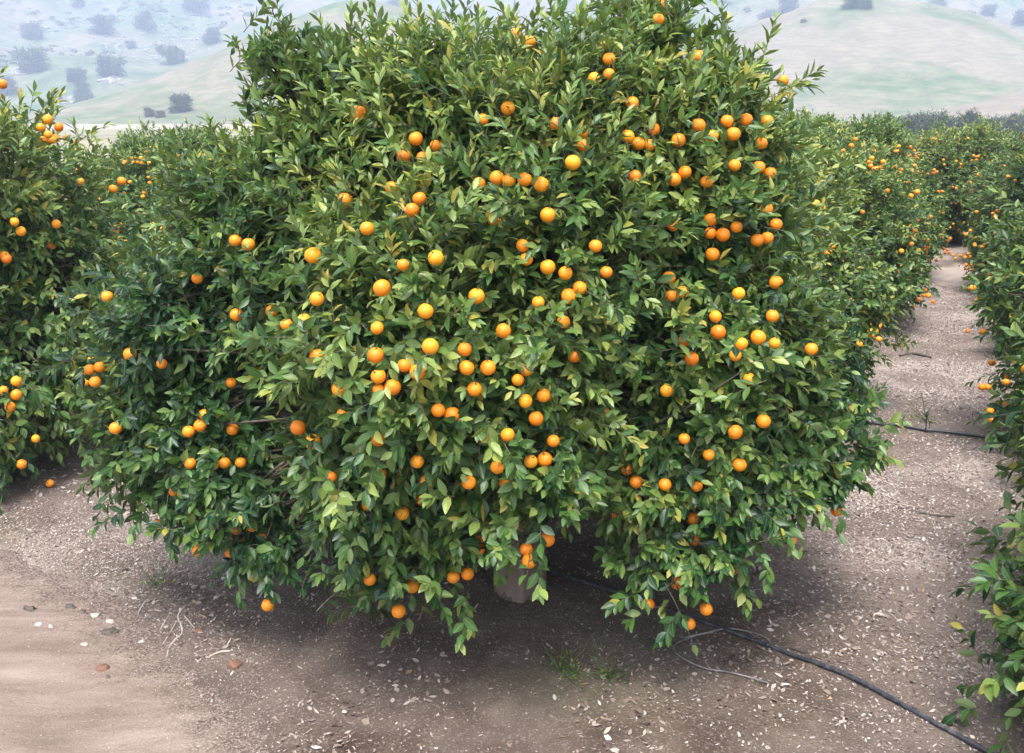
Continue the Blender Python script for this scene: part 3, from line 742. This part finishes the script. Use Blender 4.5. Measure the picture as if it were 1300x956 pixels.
# litter: dry leaf flakes and chaff
def litter(seed, n, gen, size, tlo, thi, zup=0.004):
    rng = np.random.default_rng(seed); x, y, keep = gen(rng, n)
    x, y = x[keep], y[keep]; n = len(x); z = surf(x, y)+zup*rng.random(n)
    s = size*rng.uniform(0.45, 1.3, n); a = rng.uniform(0, 6.28, n); asp = rng.uniform(0.28, 0.6, n)
    tl = rng.normal(0, 0.30, (n, 2)); cu = rng.uniform(-0.1, 0.55, n)
    ca_, sa = np.cos(a), np.sin(a)
    loc = [(-1, 0), (-0.2, -1), (-0.2, 1), (0.45, -0.8), (0.45, 0.8), (1, 0)]
    cols = []
    for u, v in loc:
        lx = u*s; ly = v*s*asp; lz = lx*tl[:, 0]+ly*tl[:, 1]+cu*s*(u*u*0.5+v*v*0.3)
        cols.append(np.stack([x+lx*ca_-ly*sa, y+lx*sa+ly*ca_, z+lz+np.abs(tl[:, 0])*s*0.5], 1))
    V = np.stack(cols, 1).reshape(-1, 3); o = np.arange(n)[:, None]*6
    tri = (o[:, None]+np.array([(0, 1, 2), (3, 5, 4)])[None]).reshape(-1, 3); qd = (o[:, None]+np.array([(1, 3, 4, 2)])[None]).reshape(-1, 4)
    at2 = np.zeros((n, 6, 4)); at2[..., 0] = np.clip(rng.uniform(tlo, thi, n)*np.where(rng.random(n) < 0.05, 1.3, 1), 0, 1)[:, None]; at2[..., 3] = 1
    return V, tri, qd, at2.reshape(-1, 4)
def g_aisle(rng, n):
    t = rng.uniform(-3.0, 14, n)**1; c = rng.normal(2.3, 1.0, n)
    x = MAIN[0]+ROW_U[0]*t+ROW_V[0]*c; y = MAIN[1]+ROW_U[1]*t+ROW_V[1]*c
    return x, y, rng.random(n) < litter_mask(x, y)*(0.30+1.5*vnoise(x*2.3, y*3.6, 19)*vnoise(x*0.9+4, y*1.1, 29)*1.5)*np.clip(0.25+(t+1.5)*0.5, 0.12, 1)+0.015
def g_under(rng, n):
    x = rng.uniform(-4.5, 3.5, n); y = rng.uniform(3.4, 9, n)
    return x, y, (rng.random(n) < 0.08+0.9*vnoise(x*1.6, y*1.6, 5)**2*1.3) & (road_sd(x, y) < 0.0)
def g_left(rng, n):
    x = rng.normal(-2.7, 1.1, n); y = rng.normal(6.2, 0.9, n)
    return x, y, (road_sd(x, y) < -0.05+0.1*rng.random(n)) & (rng.random(n) < 0.35+litter_mask(x, y))
def g_gap(rng, n):
    t = rng.uniform(0, 10, n); c = rng.normal(-2.9, 0.9, n)
    return MAIN[0]+ROW_U[0]*t+ROW_V[0]*c, MAIN[1]+ROW_U[1]*t+ROW_V[1]*c, rng.random(n) < 0.8
def g_drift(rng, n):
    a = rng.uniform(0, 6.28, n); r = rng.normal(1.9, 0.55, n); x = MAIN[0]+r*np.cos(a); y = MAIN[1]+r*np.sin(a)*0.8
    return x, y, (vnoise(x*2.1, y*2.1, 31) > 0.45) & (road_sd(x, y) < 0)
def g_road(rng, n):
    x = rng.uniform(-5, 0.5, n); y = rng.uniform(3.2, 7.5, n); rd = road_sd(x, y)
    return x, y, (rd > -0.2) & (rng.random(n) < (0.10+0.9*np.exp(-(rd/0.30)**2))*(0.2+1.4*vnoise(x*2.2, y*2.2, 12)))
parts_ = [litter(1, 420000, g_aisle, 0.0105, 0.05, 0.92), litter(2, 20000, g_aisle, 0.016, 0.1, 0.95), litter(3, 70000, g_under, 0.008, 0.02, 0.7), litter(4, 1600, g_under, 0.016, 0.1, 0.9),
          litter(5, 90000, g_left, 0.0075, 0.0, 0.82), litter(6, 1200, g_left, 0.014, 0.1, 0.9), litter(7, 9000, g_gap, 0.022, 0.2, 0.95), litter(8, 70000, g_road, 0.0055, 0.0, 0.8), litter(9, 3600, g_drift, 0.020, 0.02, 0.55), litter(10, 350, g_drift, 0.022, 0.95, 1.0)]
Vs, Ts, Qs, As, off = [], [], [], [], 0
for v, t_, q_, a_ in parts_:
    Vs.append(v); Ts.append(t_+off); Qs.append(q_+off); As.append(a_); off += len(v)
lt = link('leaf_litter', mesh_np('leaf_litter', np.concatenate(Vs), [np.concatenate(Ts), np.concatenate(Qs)], [M_litter], np.concatenate(As), smooth=False))
tag(lt, 'pale dry leaf litter and chaff strewn over the orchard floor', 'leaf litter', kind='stuff')

# ------------------------------------------------------------------ irrigation
def onground(pxs, lift):
    out = []
    for px, py in pxs:
        p = gp(px, py); out.append([p[0], p[1], surf(p[0], p[1])[0]+lift])
    return out
hose_px = [(40, 541), (100, 551), (150, 560), (260, 588), (400, 636), (520, 678), (612, 709), (690, 731), (785, 757), (850, 779), (925, 803), (1000, 832), (1080, 866), (1190, 925), (1330, 1000)]
tag(link('irrigation_hose', tube_mesh('irrigation_hose', onground(hose_px, 0.016), 0.0125, M_pipe, 10, 120)), 'black irrigation hose running past the wrapped trunk to the lower right', 'hose')
hose2 = [(1010, 525), (1100, 539), (1140, 544), (1173, 549), (1220, 554), (1290, 561), (1380, 572)]
tag(link('irrigation_hose', tube_mesh('irrigation_hose', onground(hose2, 0.024), 0.016, M_pipe, 8, 80)), 'black irrigation hose crossing the aisle farther back with a stake', 'hose')
tube1 = onground([(866, 812), (895, 805), (925, 801), (955, 806), (972, 813), (978, 819), (974, 823)], 0.018)
tag(link('drip_tube', tube_mesh('drip_tube', tube1, 0.004, M_tube, 6, 60)), 'short thin grey tube curling over the near black hose', 'drip tube')
tube2 = onground([(905, 803), (885, 807), (862, 816), (855, 823), (856, 830), (870, 840), (895, 851), (925, 859), (950, 864), (975, 872)], 0.012)
tag(link('drip_tube', tube_mesh('drip_tube', tube2, 0.005, M_tube, 6, 80)), 'long thin grey tube bending away from the hose into the bare soil', 'drip tube')
p = onground([(1173, 549)], 0)[0]
st = empty('sprinkler_stake', (p[0], p[1]-0.03, p[2]))
tag(st, 'small black sprinkler stake standing at the farther hose', 'sprinkler')
link('stake', tube_mesh('stake', [(0, 0, -0.08), (0, 0, 0.06), (0, 0, 0.17)], [0.004, 0.006, 0.006], M_pipe, 6, 8), st)
link('spray_head', tube_mesh('spray_head', [(0, 0, 0.16), (0, 0, 0.18), (0, 0, 0.20), (0, 0, 0.215)], [0.012, 0.016, 0.009, 0.004], M_pipe, 10, 10), st)
link('feed_tube', tube_mesh('feed_tube', [(0, 0, 0.15), (0.03, 0.0, 0.10), (0.035, 0.02, 0.03), (0.01, 0.03, 0.012)], 0.003, M_pipe, 6, 14), st)

# ------------------------------------------------------------------ stones, clods, sticks
def rock_mesh(name, size, mat, seed, flat=0.55):
    rng = np.random.default_rng(seed); n, s = 9, 12; V = [(0, 0, -1)]
    for j in range(1, n):
        a = math.pi*j/n-math.pi/2
        for i in range(s):
            p = 2*math.pi*i/s; V.append((math.cos(a)*math.cos(p), math.cos(a)*math.sin(p), math.sin(a)))
    V.append((0, 0, 1)); V = np.array(V); top = len(V)-1
    pl = nrm(rng.normal(size=(9, 3))); dd = rng.uniform(0.55, 0.9, 9)
    for nn_, d_ in zip(pl, dd):
        ex = np.maximum(0, V@nn_-d_); V = V-ex[:, None]*nn_*0.9
    rough = 0.16 if mat in (M_stone_dark, M_stone_red) else 0.05
    V = V*(1+rng.normal(0, rough, (len(V), 1))+rough*np.sin(V[:, :1]*5+seed)*np.cos(V[:, 1:2]*6+seed))*np.array([1.0, 0.7, flat])*size
    tri, qd = [], []
    for i in range(s):
        i2 = (i+1) % s; tri += [(0, 1+i2, 1+i), (top, top-s+i, top-s+i2)]
    for j in range(n-2):
        for i in range(s):
            i2 = (i+1) % s; a = 1+j*s; qd.append((a+i, a+i2, a+s+i2, a+s+i))
    return mesh_np(name, V, [np.array(tri), np.array(qd)], [mat], smooth=False)
STONES = [
    ('stone', 120, 775, 0.045, M_stone_pale, 'flat pale stone lying on the edge of the dirt lane', 0.4),
    ('stone', 139, 783, 0.036, M_stone_pale, 'smaller pale stone just below the flat one at the lane edge', 0.5),
    ('stone', 48, 786, 0.030, M_stone_white, 'white stone lying out on the dirt lane', 0.6),
    ('stone', 64, 789, 0.026, M_stone_pale, 'grey pebble right of the white stone on the lane', 0.6),
    ('stone', 179, 808, 0.024, M_stone_white, 'cream pebble by the dark hole at the lane edge', 0.6),
    ('stone', 106, 812, 0.034, M_stone_pale, 'pale splintered stone in the middle of the lane', 0.3),
    ('stone', 274, 758, 0.020, M_stone_white, 'small white stone on soil below the left branches', 0.7),
    ('clod', 130, 843, 0.052, M_stone_red, 'reddish brown clod lying flat on the dirt lane', 0.45),
    ('clod', 137, 853, 0.018, M_stone_dark, 'tiny dark clod under the reddish clod on the lane', 0.7),
    ('clod', 37, 768, 0.050, M_stone_dark, 'dark crumbly clump far left on the dirt lane', 0.5),
    ('clod', 90, 765, 0.045, M_stone_dark, 'dark clump right at the middle of the lane edge', 0.5),
    ('clod', 104, 770, 0.036, M_stone_dark, 'low dark lump between clump and flat pale stone', 0.4),
    ('clod', 138, 796, 0.075, M_stone_dark, 'long dark heap of debris below the pale stones', 0.3),
    ('clod', 252, 802, 0.032, M_stone_red, 'reddish clod on the soil right of the curved stick', 0.7),
    ('clod', 297, 845, 0.050, M_stone_red, 'brown clod at the lane end beside pale straw', 0.7),
    ('stone', 668, 748, 0.050, M_stone_red, 'brown rock at the foot of the wrapped trunk', 0.7),
    ('clod', 690, 752, 0.055, M_stone_dark, 'dark soil lump right of the rock at the trunk', 0.6),
]
for k, (nm_, px, py, s, mt, lab, fl_) in enumerate(STONES):
    p = gp(px, py); o = link(nm_, rock_mesh(nm_, s*0.85, mt, k+3, fl_)); o.location = (p[0], p[1], surf(p[0], p[1])[0]+s*fl_*0.08); o.rotation_euler = (0, 0, random.uniform(-0.6, 0.6))
    tag(o, lab, nm_, 'stones along the dirt lane' if nm_ == 'stone' and px < 300 else None)
STICKS = [
    ([(236, 772), (226, 782), (230, 793), (231, 802), (222, 808), (214, 815), (212, 826)], 0.0065, M_stick, 'pale curved stick snaking on the soil at lower left'),
    ([(224, 788), (216, 799), (206, 810)], 0.0045, M_stick, 'thin straight stick left of the pale curved one'),
    ([(234, 783), (241, 791), (247, 798)], 0.004, M_stick, 'short thin stick right of the pale curved one'),
    ([(185, 761), (178, 769), (173, 776)], 0.006, M_stick, 'short pale stick above the lane edge'),
    ([(216, 778), (208, 787), (202, 795)], 0.0045, M_stick, 'thin stick between the short pale one and the curved one'),
    ([(266, 831), (280, 827), (293, 829)], 0.007, M_stick, 'pale splintered stick above the lane corner'),
    ([(1003, 823), (1025, 830), (1043, 838), (1056, 842)], 0.007, M_dark_stick, 'dark bent stick on soil above the near hose'),
    ([(1140, 646), (1165, 651), (1190, 655), (1212, 657)], 0.008, M_dark_stick, 'long dark stick lying across the back of the aisle'),
    ([(1128, 645-6), (1150, 644), (1162, 645)], 0.008, M_stick, 'grey stick in pale litter left of the long dark stick'),
    ([(1232, 718), (1240, 711), (1250, 706)], 0.008, M_stick, 'pale stick slanting near the right edge tree'),
    ([(1142, 452), (1160, 450), (1182, 455)], 0.02, M_dark_stick, 'dark branch lying far back in the aisle'),
]
for pts, r, mt, lab in STICKS:
    g = onground(pts, r*0.7); tag(link('stick', tube_mesh('stick', g, [r*0.7, r, r*0.9, r*0.5], mt, 6, 24)), lab, 'stick', 'sticks lying on the orchard floor')

# fallen fruit
for px, py, lab in [(64, 619, 'fallen orange on bare ground below the left edge tree'), (1228, 423, 'fallen orange in the middle of the dirt aisle'),
                    (1184, 385, 'fallen orange at the edge of the aisle, far back'), (1030, 545+70, None)]:
    if not lab: continue
    p = gp(px, py); o = link('fallen_orange', ORANGES[1]); o.location = (p[0], p[1], surf(p[0], p[1])[0]+0.033); o.rotation_euler = (0.9, 0.4, random.uniform(0, 6)); tag(o, lab, 'orange', 'fallen oranges')

# small weeds
def weed_mesh(seed, n, r):
    rng = np.random.default_rng(seed); lob = [[0, 0, 0.01, r, r, r*0.35, 1.0]]
    (v, f, a), _t, _ = grow(lob, seed, n, 2, 4, 0.035, 0.01, zmid=-0.5, zmin=0.0, size=0.16, hub=(0, 0, 0.0), detail=False)
    a[..., 0] = np.clip(a[..., 0]+0.35, 0, 0.9); v = v.copy(); v[:, 2] = np.maximum(v[:, 2]-0.02, 0.002)
    V = np.concatenate([v, _t[0]]); F = f+[_t[1][0]+len(v), _t[1][1]+len(v)]; A = np.concatenate([a.reshape(-1, 4), np.full((len(_t[0]), 4), 0.4)])
    return mesh_np('weed', V, F, [M_leaf], A)
WEEDS = [(712, 858, 0.075, 'low green weed patch at the bottom below the trunk'), (197, 745, 0.05, 'small green weed on soil left of the hanging branch'),
         (1175, 535, 0.10, 'small weed beside the far sprinkler stake'), (775, 862, 0.045, 'sparse weed right of the bottom weed patch'), (842, 820, 0.03, 'tiny seedling beside the bend of the thin tube')]
for k, (px, py, r, lab) in enumerate(WEEDS):
    p = gp(px, py); o = link('weed', weed_mesh(k+300, 16 if r > 0.06 else 10, r)); o.location = (p[0], p[1], surf(p[0], p[1])[0]); tag(o, lab, 'weed', 'weeds on the orchard floor')

# ================================================================== HILLS
def hill(name, fz, x0, x1, y0, y1, step, mat):
    xs = np.arange(x0, x1+step, step); ys = np.arange(y0, y1+step, step); X, Y = np.meshgrid(xs, ys)
    Z = fz(X.ravel(), Y.ravel()); nx, ny = len(xs), len(ys); idx = np.arange(nx*ny).reshape(ny, nx)
    q = np.stack([idx[:-1, :-1], idx[:-1, 1:], idx[1:, 1:], idx[1:, :-1]], -1).reshape(-1, 4)
    return tag(link(name, mesh_np(name, np.stack([X.ravel(), Y.ravel(), Z], 1), [q], [mat])), kind='structure')
def z_near(x, y):
    sx = np.where(x < 166, 70, 92); return 64*np.exp(-((x-166)/sx)**2/2-((y-520)/85)**2/2)*(1+0.10*fbm(x/45, y/60, 4, 4)) + 1.2*fbm(x/14, y/14, 6, 3) - 3.0
def z_low(x, y):
    return 27*np.exp(-((x-240)/58)**2/2-((y-345)/60)**2/2) + 0.8*fbm(x/14, y/14, 8, 3) - 2.5
def z_knoll(x, y):
    return 58*np.exp(-((x+60)/78)**2/2-((y-490)/75)**2/2)*(1+0.10*fbm(x/40, y/55, 14, 4)) + 1.0*fbm(x/13, y/13, 16, 3) - 3.0
def z_far(x, y):
    b_ = np.clip(y-560+40*fbm(x/260, y/400, 24, 3), 0, None)
    return 0.30*b_ + 0.34*b_*fbm(x/170, y/300, 26, 5)*np.clip(b_/200, 0, 1)*0.55 + 5*fbm(x/35, y/35, 30, 4) - 3
hill('hill', z_near, -60, 470, 290, 760, 5, M_hill_near)
hill('hill', z_low, 60, 460, 190, 520, 5, M_hill_low)
hill('hill', z_knoll, -330, 190, 290, 700, 5, M_hill_knoll)
hill('hill', z_far, -1150, 1150, 520, 1500, 9, M_hill_far)

# pale valley strip (dirt levee) under the left knoll
ly = 300.0
xs = np.linspace(-330, 60, 60); P = np.stack([xs, np.full_like(xs, ly)+4*np.sin(xs/70), np.zeros_like(xs)], 1)
prof = np.array([(-26, -0.5), (-4, 1.2), (3, 1.3), (16, -0.6)])
V = np.concatenate([np.stack([P[:, 0], P[:, 1]+a, np.full(len(xs), b_)+0.25*fbm(xs/9, xs*0+a, 90, 3)], 1)[:, None] for a, b_ in prof], 1).reshape(-1, 3)
idx = np.arange(len(xs)*4).reshape(-1, 4); q = np.stack([idx[:-1, :-1], idx[:-1, 1:], idx[1:, 1:], idx[1:, :-1]], -1).reshape(-1, 4)[:, ::-1]
m, nt, b = newmat('levee_dirt'); b.inputs['Base Color'].default_value = (0.30, 0.265, 0.20, 1); b.inputs['Roughness'].default_value = 1
tag(link('path', mesh_np('path', V, [q], [m])), kind='structure')

# scrub oaks on the slopes
def oak_kind(seed, r=5.0):
    rng = np.random.default_rng(seed); lob = []
    for k in range(18):
        a = rng.uniform(0, 6.28); q = rng.uniform(0.16, 0.40)*r
        lob.append([math.cos(a)*rng.uniform(0, 0.75)*r, math.sin(a)*rng.uniform(0, 0.75)*r, rng.uniform(0.25, 1.15)*r, q, q, q*0.9, 1])
    (v, f, a), _, nm = grow(lob, seed, 340, 3, 5, 0.50, 1.4, zmid=3, size=5.0, zmin=0.3, wid=0.34, detail=False)
    return mesh_np('crown', v, f, [M_oak], a), tube_mesh('trunk', [(0, 0, -1), (0.1, 0, r*0.3), (0, 0.1, r*0.7)], [0.45, 0.35, 0.2], M_bark, 8, 8)
OAKS = [oak_kind(s) for s in (401, 402, 403)]
def on_hill(px, py, fz, d0, d1):
    d = np.linspace(d0, d1, 900); r = ray(px, py); P = EYE+r[None]*(d/r[1])[:, None]
    hit = np.where(fz(P[:, 0], P[:, 1]) >= P[:, 2])[0]
    return P[hit[0]] if len(hit) else None
def oak(px, py, rpx, fz, d0, d1, label, group='scrubby trees on the hazy hills'):
    p = on_hill(px, py+rpx*0.8, fz, d0, d1)
    if p is None: print('oak misses', px, py); return
    R_ = rpx*p[1]/F0; k = OAKS[int(px*7+py) % 3]
    t = empty('oak_tree', (float(p[0]), float(p[1]), float(fz(p[:1], p[1:2])[0])-0.3), px*0.7); s = R_/5.0; t.scale = (s, s, s*0.9)
    tag(t, label, 'tree', group); link('crown', k[0], t); link('trunk', k[1], t)
for a in [
    (40, 74, 23, z_far, 540, 1450, 'large hazy round tree on the far slope above the left edge tree'),
    (140, 82, 20, z_far, 540, 1450, 'large hazy round tree on the far slope left of the knoll'),
    (98, 93, 13, z_far, 540, 1450, 'smaller hazy tree between the two large round ones on the far slope'),
    (108, 126, 14, z_far, 540, 1450, 'hazy dark tree where the knoll meets the far slope'),
    (106, 110, 11, z_far, 540, 1450, 'hazy tree just above the dark one at the knoll foot'),
    (72, 120, 10, z_far, 540, 1450, 'faint tree left of the dark one at the knoll foot'),
    (10, 106, 15, z_far, 540, 1450, 'faint hazy tree at the left photo edge above the orange tree'),
    (218, 68, 17, z_far, 540, 1450, 'hazy tree just above the ridge of the left knoll'),
    (270, 44, 14, z_far, 540, 1450, 'hazy tree high above the knoll near the big tree'),
    (185, 26, 16, z_far, 540, 1450, 'hazy tree upper middle of the left far slope'),
    (132, 30, 17, z_far, 540, 1450, 'hazy tree near the rocks on the upper left slope'),
    (42, 38, 16, z_far, 540, 1450, 'hazy tree on the upper slope above the large round left one'),
    (250, 4, 16, z_far, 540, 1450, 'hazy tree at the top edge left of the big orange tree'),
    (100, 2, 10, z_far, 540, 1450, 'hazy tree at the top edge on the upper left slope'),
    (166, 56, 8, z_far, 540, 1450, 'tiny hazy tree in the middle of the left far slope'),
    (232, 128, 17, z_knoll, 320, 700, 'broad pale bush at the foot of the left knoll'),
    (190, 141, 9, z_knoll, 320, 700, 'low dark bush left of the broad one at the knoll foot'),
    (205, 143, 7, z_knoll, 320, 700, 'small low bush next to the broad one at the knoll foot'),
    (1083, 0, 13, z_near, 320, 700, 'clump of trees on the summit of the right hill'),
    (1098, 3, 10, z_near, 320, 700, 'smaller tree right of the clump on the right hill summit'),
    (1020, 26, 4, z_near, 320, 700, 'tiny lone bush on the left shoulder of the right hill'),
    (1282, 54, 16, z_far, 540, 1450, 'dark hazy tree in the hollow right of the right hill'),
    (1252, 38, 12, z_far, 540, 1450, 'hazy tree above the hollow right of the right hill'),
    (1226, 24, 15, z_far, 540, 1450, 'hazy tree behind the right shoulder of the right hill'),
    (1255, 12, 11, z_far, 540, 1450, 'hazy tree high up near the right photo edge'),
    (1190, 6, 12, z_far, 540, 1450, 'hazy tree at the top edge right of the hill summit'),
    (1296, 22, 13, z_far, 540, 1450, 'hazy tree cut by the upper right corner'),
    (975, 22, 14, z_far, 540, 1450, 'hazy tree between the big orange tree and the right hill'),
    (1000, 5, 14, z_far, 540, 1450, 'hazy tree at the top edge left of the right hill'),
    (505, 8, 16, z_far, 540, 1450, 'hazy tree above the middle of the big orange tree'),
]: oak(*a)
# dark windbreak beyond the orchard on the right
wk = np.random.default_rng(88)
for k in range(15):
    px = 1120+k*15+wk.uniform(-4, 4); r = ray(px, 166); d = 150+wk.uniform(-6, 10); x = r[0]*d/r[1]
    t = empty('windbreak_tree', (float(x), float(d), 0), k*1.3); s = wk.uniform(0.42, 0.60); t.scale = (s, s, s*0.88)
    tag(t, 'small dark blue green tree in the line beyond the right orchard', 'tree', 'dark tree line beyond the orchard'); q = OAKS[k % 3]; link('crown', q[0], t); link('trunk', q[1], t)

# pale boulder outcrops on the far slope
rb = np.random.default_rng(66); Vs, Ts, Qs, off = [], [], [], 0
rk = [rock_mesh('rock', 1.0, M_rock, 500+k, 0.6) for k in range(4)]; dat = []
for me in rk:
    v = np.empty(len(me.vertices)*3, np.float32); me.vertices.foreach_get('co', v)
    dat.append((v.reshape(-1, 3), np.array([tuple(p.vertices) for p in me.polygons if p.loop_total == 3]), np.array([tuple(p.vertices) for p in me.polygons if p.loop_total == 4])))
spots = [(100, 28, 14), (70, 36, 10), (130, 48, 22), (150, 62, 14), (200, 55, 24), (215, 42, 20), (180, 70, 16), (250, 40, 20), (235, 60, 16), (155, 20, 18), (1210, 18, 20), (1240, 45, 14), (1180, 15, 14), (1270, 30, 18), (140, 100, 8), (20, 92, 6), (85, 128, 6)]
for sx_, sy_, sr in spots:
    for j in range(26):
        p = on_hill(sx_+rb.normal(0, sr), sy_+rb.normal(0, sr*0.35), z_far, 540, 1450)
        if p is None: continue
        v, t_, q_ = dat[rb.integers(4)]; s = rb.uniform(0.6, 2.6); a = rb.uniform(0, 6.28); rot = np.array([[math.cos(a), -math.sin(a), 0], [math.sin(a), math.cos(a), 0], [0, 0, 1]])
        Vs.append(v@rot.T*s+p); Ts.append(t_+off); Qs.append(q_+off); off += len(v)
tag(link('rock_rubble', mesh_np('rock_rubble', np.concatenate(Vs), [np.concatenate(Ts), np.concatenate(Qs)], [M_rock])), 'pale rocky outcrops scattered over the far hazy slope', 'rocks', kind='stuff')

rb = np.random.default_rng(77); Vs, Fs3, Fs4, As, off = [], [], [], [], 0
sx = rb.uniform(-700, 700, 5200); sy = rb.uniform(600, 1250, 5200)
ok = (vnoise(sx/70, sy/110, 3) > 0.52) & (np.abs(np.abs(sx)/sy-0.36) < 0.26); sx = sx[ok]; sy = sy[ok]; szz = z_far(sx, sy)
cvs = []
sl = [[0, 0, 0.4, 1, 1, 0.7, 1], [0.6, 0.3, 0.3, 0.6, 0.6, 0.5, 1]]
for k in range(3):
    (v, f, a), _, _ = grow(sl, 700+k, 26, 2, 3, 0.42, 0.3, zmid=0.3, size=1.5, zmin=0.0, wid=0.4, detail=False); cvs.append((v, f, a.reshape(-1, 4)))
for x, y, z in zip(sx, sy, szz):
    v, f, a = cvs[rb.integers(3)]; q = rb.uniform(0.8, 2.6)
    Vs.append(v*[q*rb.uniform(0.8, 1.5), q, q*0.8]+[x, y, z]); Fs3.append(f[0]+off); Fs4.append(f[1]+off); As.append(a); off += len(v)
tag(link('scrub', mesh_np('scrub', np.concatenate(Vs), [np.concatenate(Fs3), np.concatenate(Fs4)], [M_oak], np.concatenate(As))), 'low scrub speckled over the far hazy slope', 'scrub', kind='stuff')

# ================================================================== AIR
bx = mesh_np('haze', np.array([(x, y, z) for x in (-1900, 1900) for y in (-300, 1900) for z in (-6.0, 560)], float),
             [np.array([(0, 1, 3, 2), (4, 6, 7, 5), (0, 4, 5, 1), (2, 3, 7, 6), (0, 2, 6, 4), (1, 5, 7, 3)])], [], smooth=False)
hz = bpy.data.materials.new('haze'); hz.use_nodes = True; nt = hz.node_tree; nt.nodes.remove(nt.nodes['Principled BSDF'])
pv = N(nt, 'ShaderNodeVolumePrincipled'); pv.inputs['Density'].default_value = 0.0009; pv.inputs['Color'].default_value = (0.50, 0.59, 0.79, 1); pv.inputs['Anisotropy'].default_value = 0.0
L(nt, pv.outputs[0], nt.nodes['Material Output'].inputs['Volume']); bx.materials.append(hz)
tag(link('haze', bx), 'pale bluish haze over the valley', 'haze', kind='stuff')

# ================================================================== LIGHT
SUN_EL, SUN_AZ = R(66), R(188)     # azimuth measured from +Y towards +X
w = bpy.data.worlds.new('World'); sc.world = w; w.use_nodes = True; nt = w.node_tree
bg = nt.nodes['Background']; sky = N(nt, 'ShaderNodeTexSky'); sky.sky_type = 'NISHITA'; sky.sun_disc = False
sky.sun_elevation = SUN_EL; sky.sun_rotation = SUN_AZ; sky.dust_density = 4.0; sky.air_density = 1.0; sky.ozone_density = 1.0
hs = N(nt, 'ShaderNodeHueSaturation'); hs.inputs['Saturation'].default_value = 0.45
L(nt, sky.outputs[0], hs.inputs['Color']); L(nt, hs.outputs[0], bg.inputs['Color']); bg.inputs['Strength'].default_value = 0.115
sd_ = bpy.data.lights.new('sun', 'SUN'); sd_.energy = 1.5; sd_.angle = R(20); sd_.color = (1.0, 0.95, 0.88)
so = bpy.data.objects.new('sun', sd_); col.objects.link(so)
dirv = Vector((math.sin(SUN_AZ)*math.cos(SUN_EL), math.cos(SUN_AZ)*math.cos(SUN_EL), math.sin(SUN_EL)))
so.rotation_euler = dirv.to_track_quat('Z', 'Y').to_euler()

vs = sc.view_settings; sc.display_settings.display_device = 'sRGB'
vs.view_transform = 'Standard'; vs.look = 'None'; vs.gamma = 1.0; vs.use_curve_mapping = False; vs.exposure = 2.33
cy = sc.cycles
cy.max_bounces = 7; cy.diffuse_bounces = 3; cy.glossy_bounces = 2; cy.transmission_bounces = 4; cy.volume_bounces = 2; cy.transparent_max_bounces = 8
cy.caustics_reflective = False; cy.caustics_refractive = False
cy.use_denoising = True
try: cy.denoiser = 'OPENIMAGEDENOISE'; cy.denoising_input_passes = 'RGB_ALBEDO_NORMAL'; cy.denoising_prefilter = 'ACCURATE'
except Exception: pass
cy.sample_clamp_indirect = 6.0
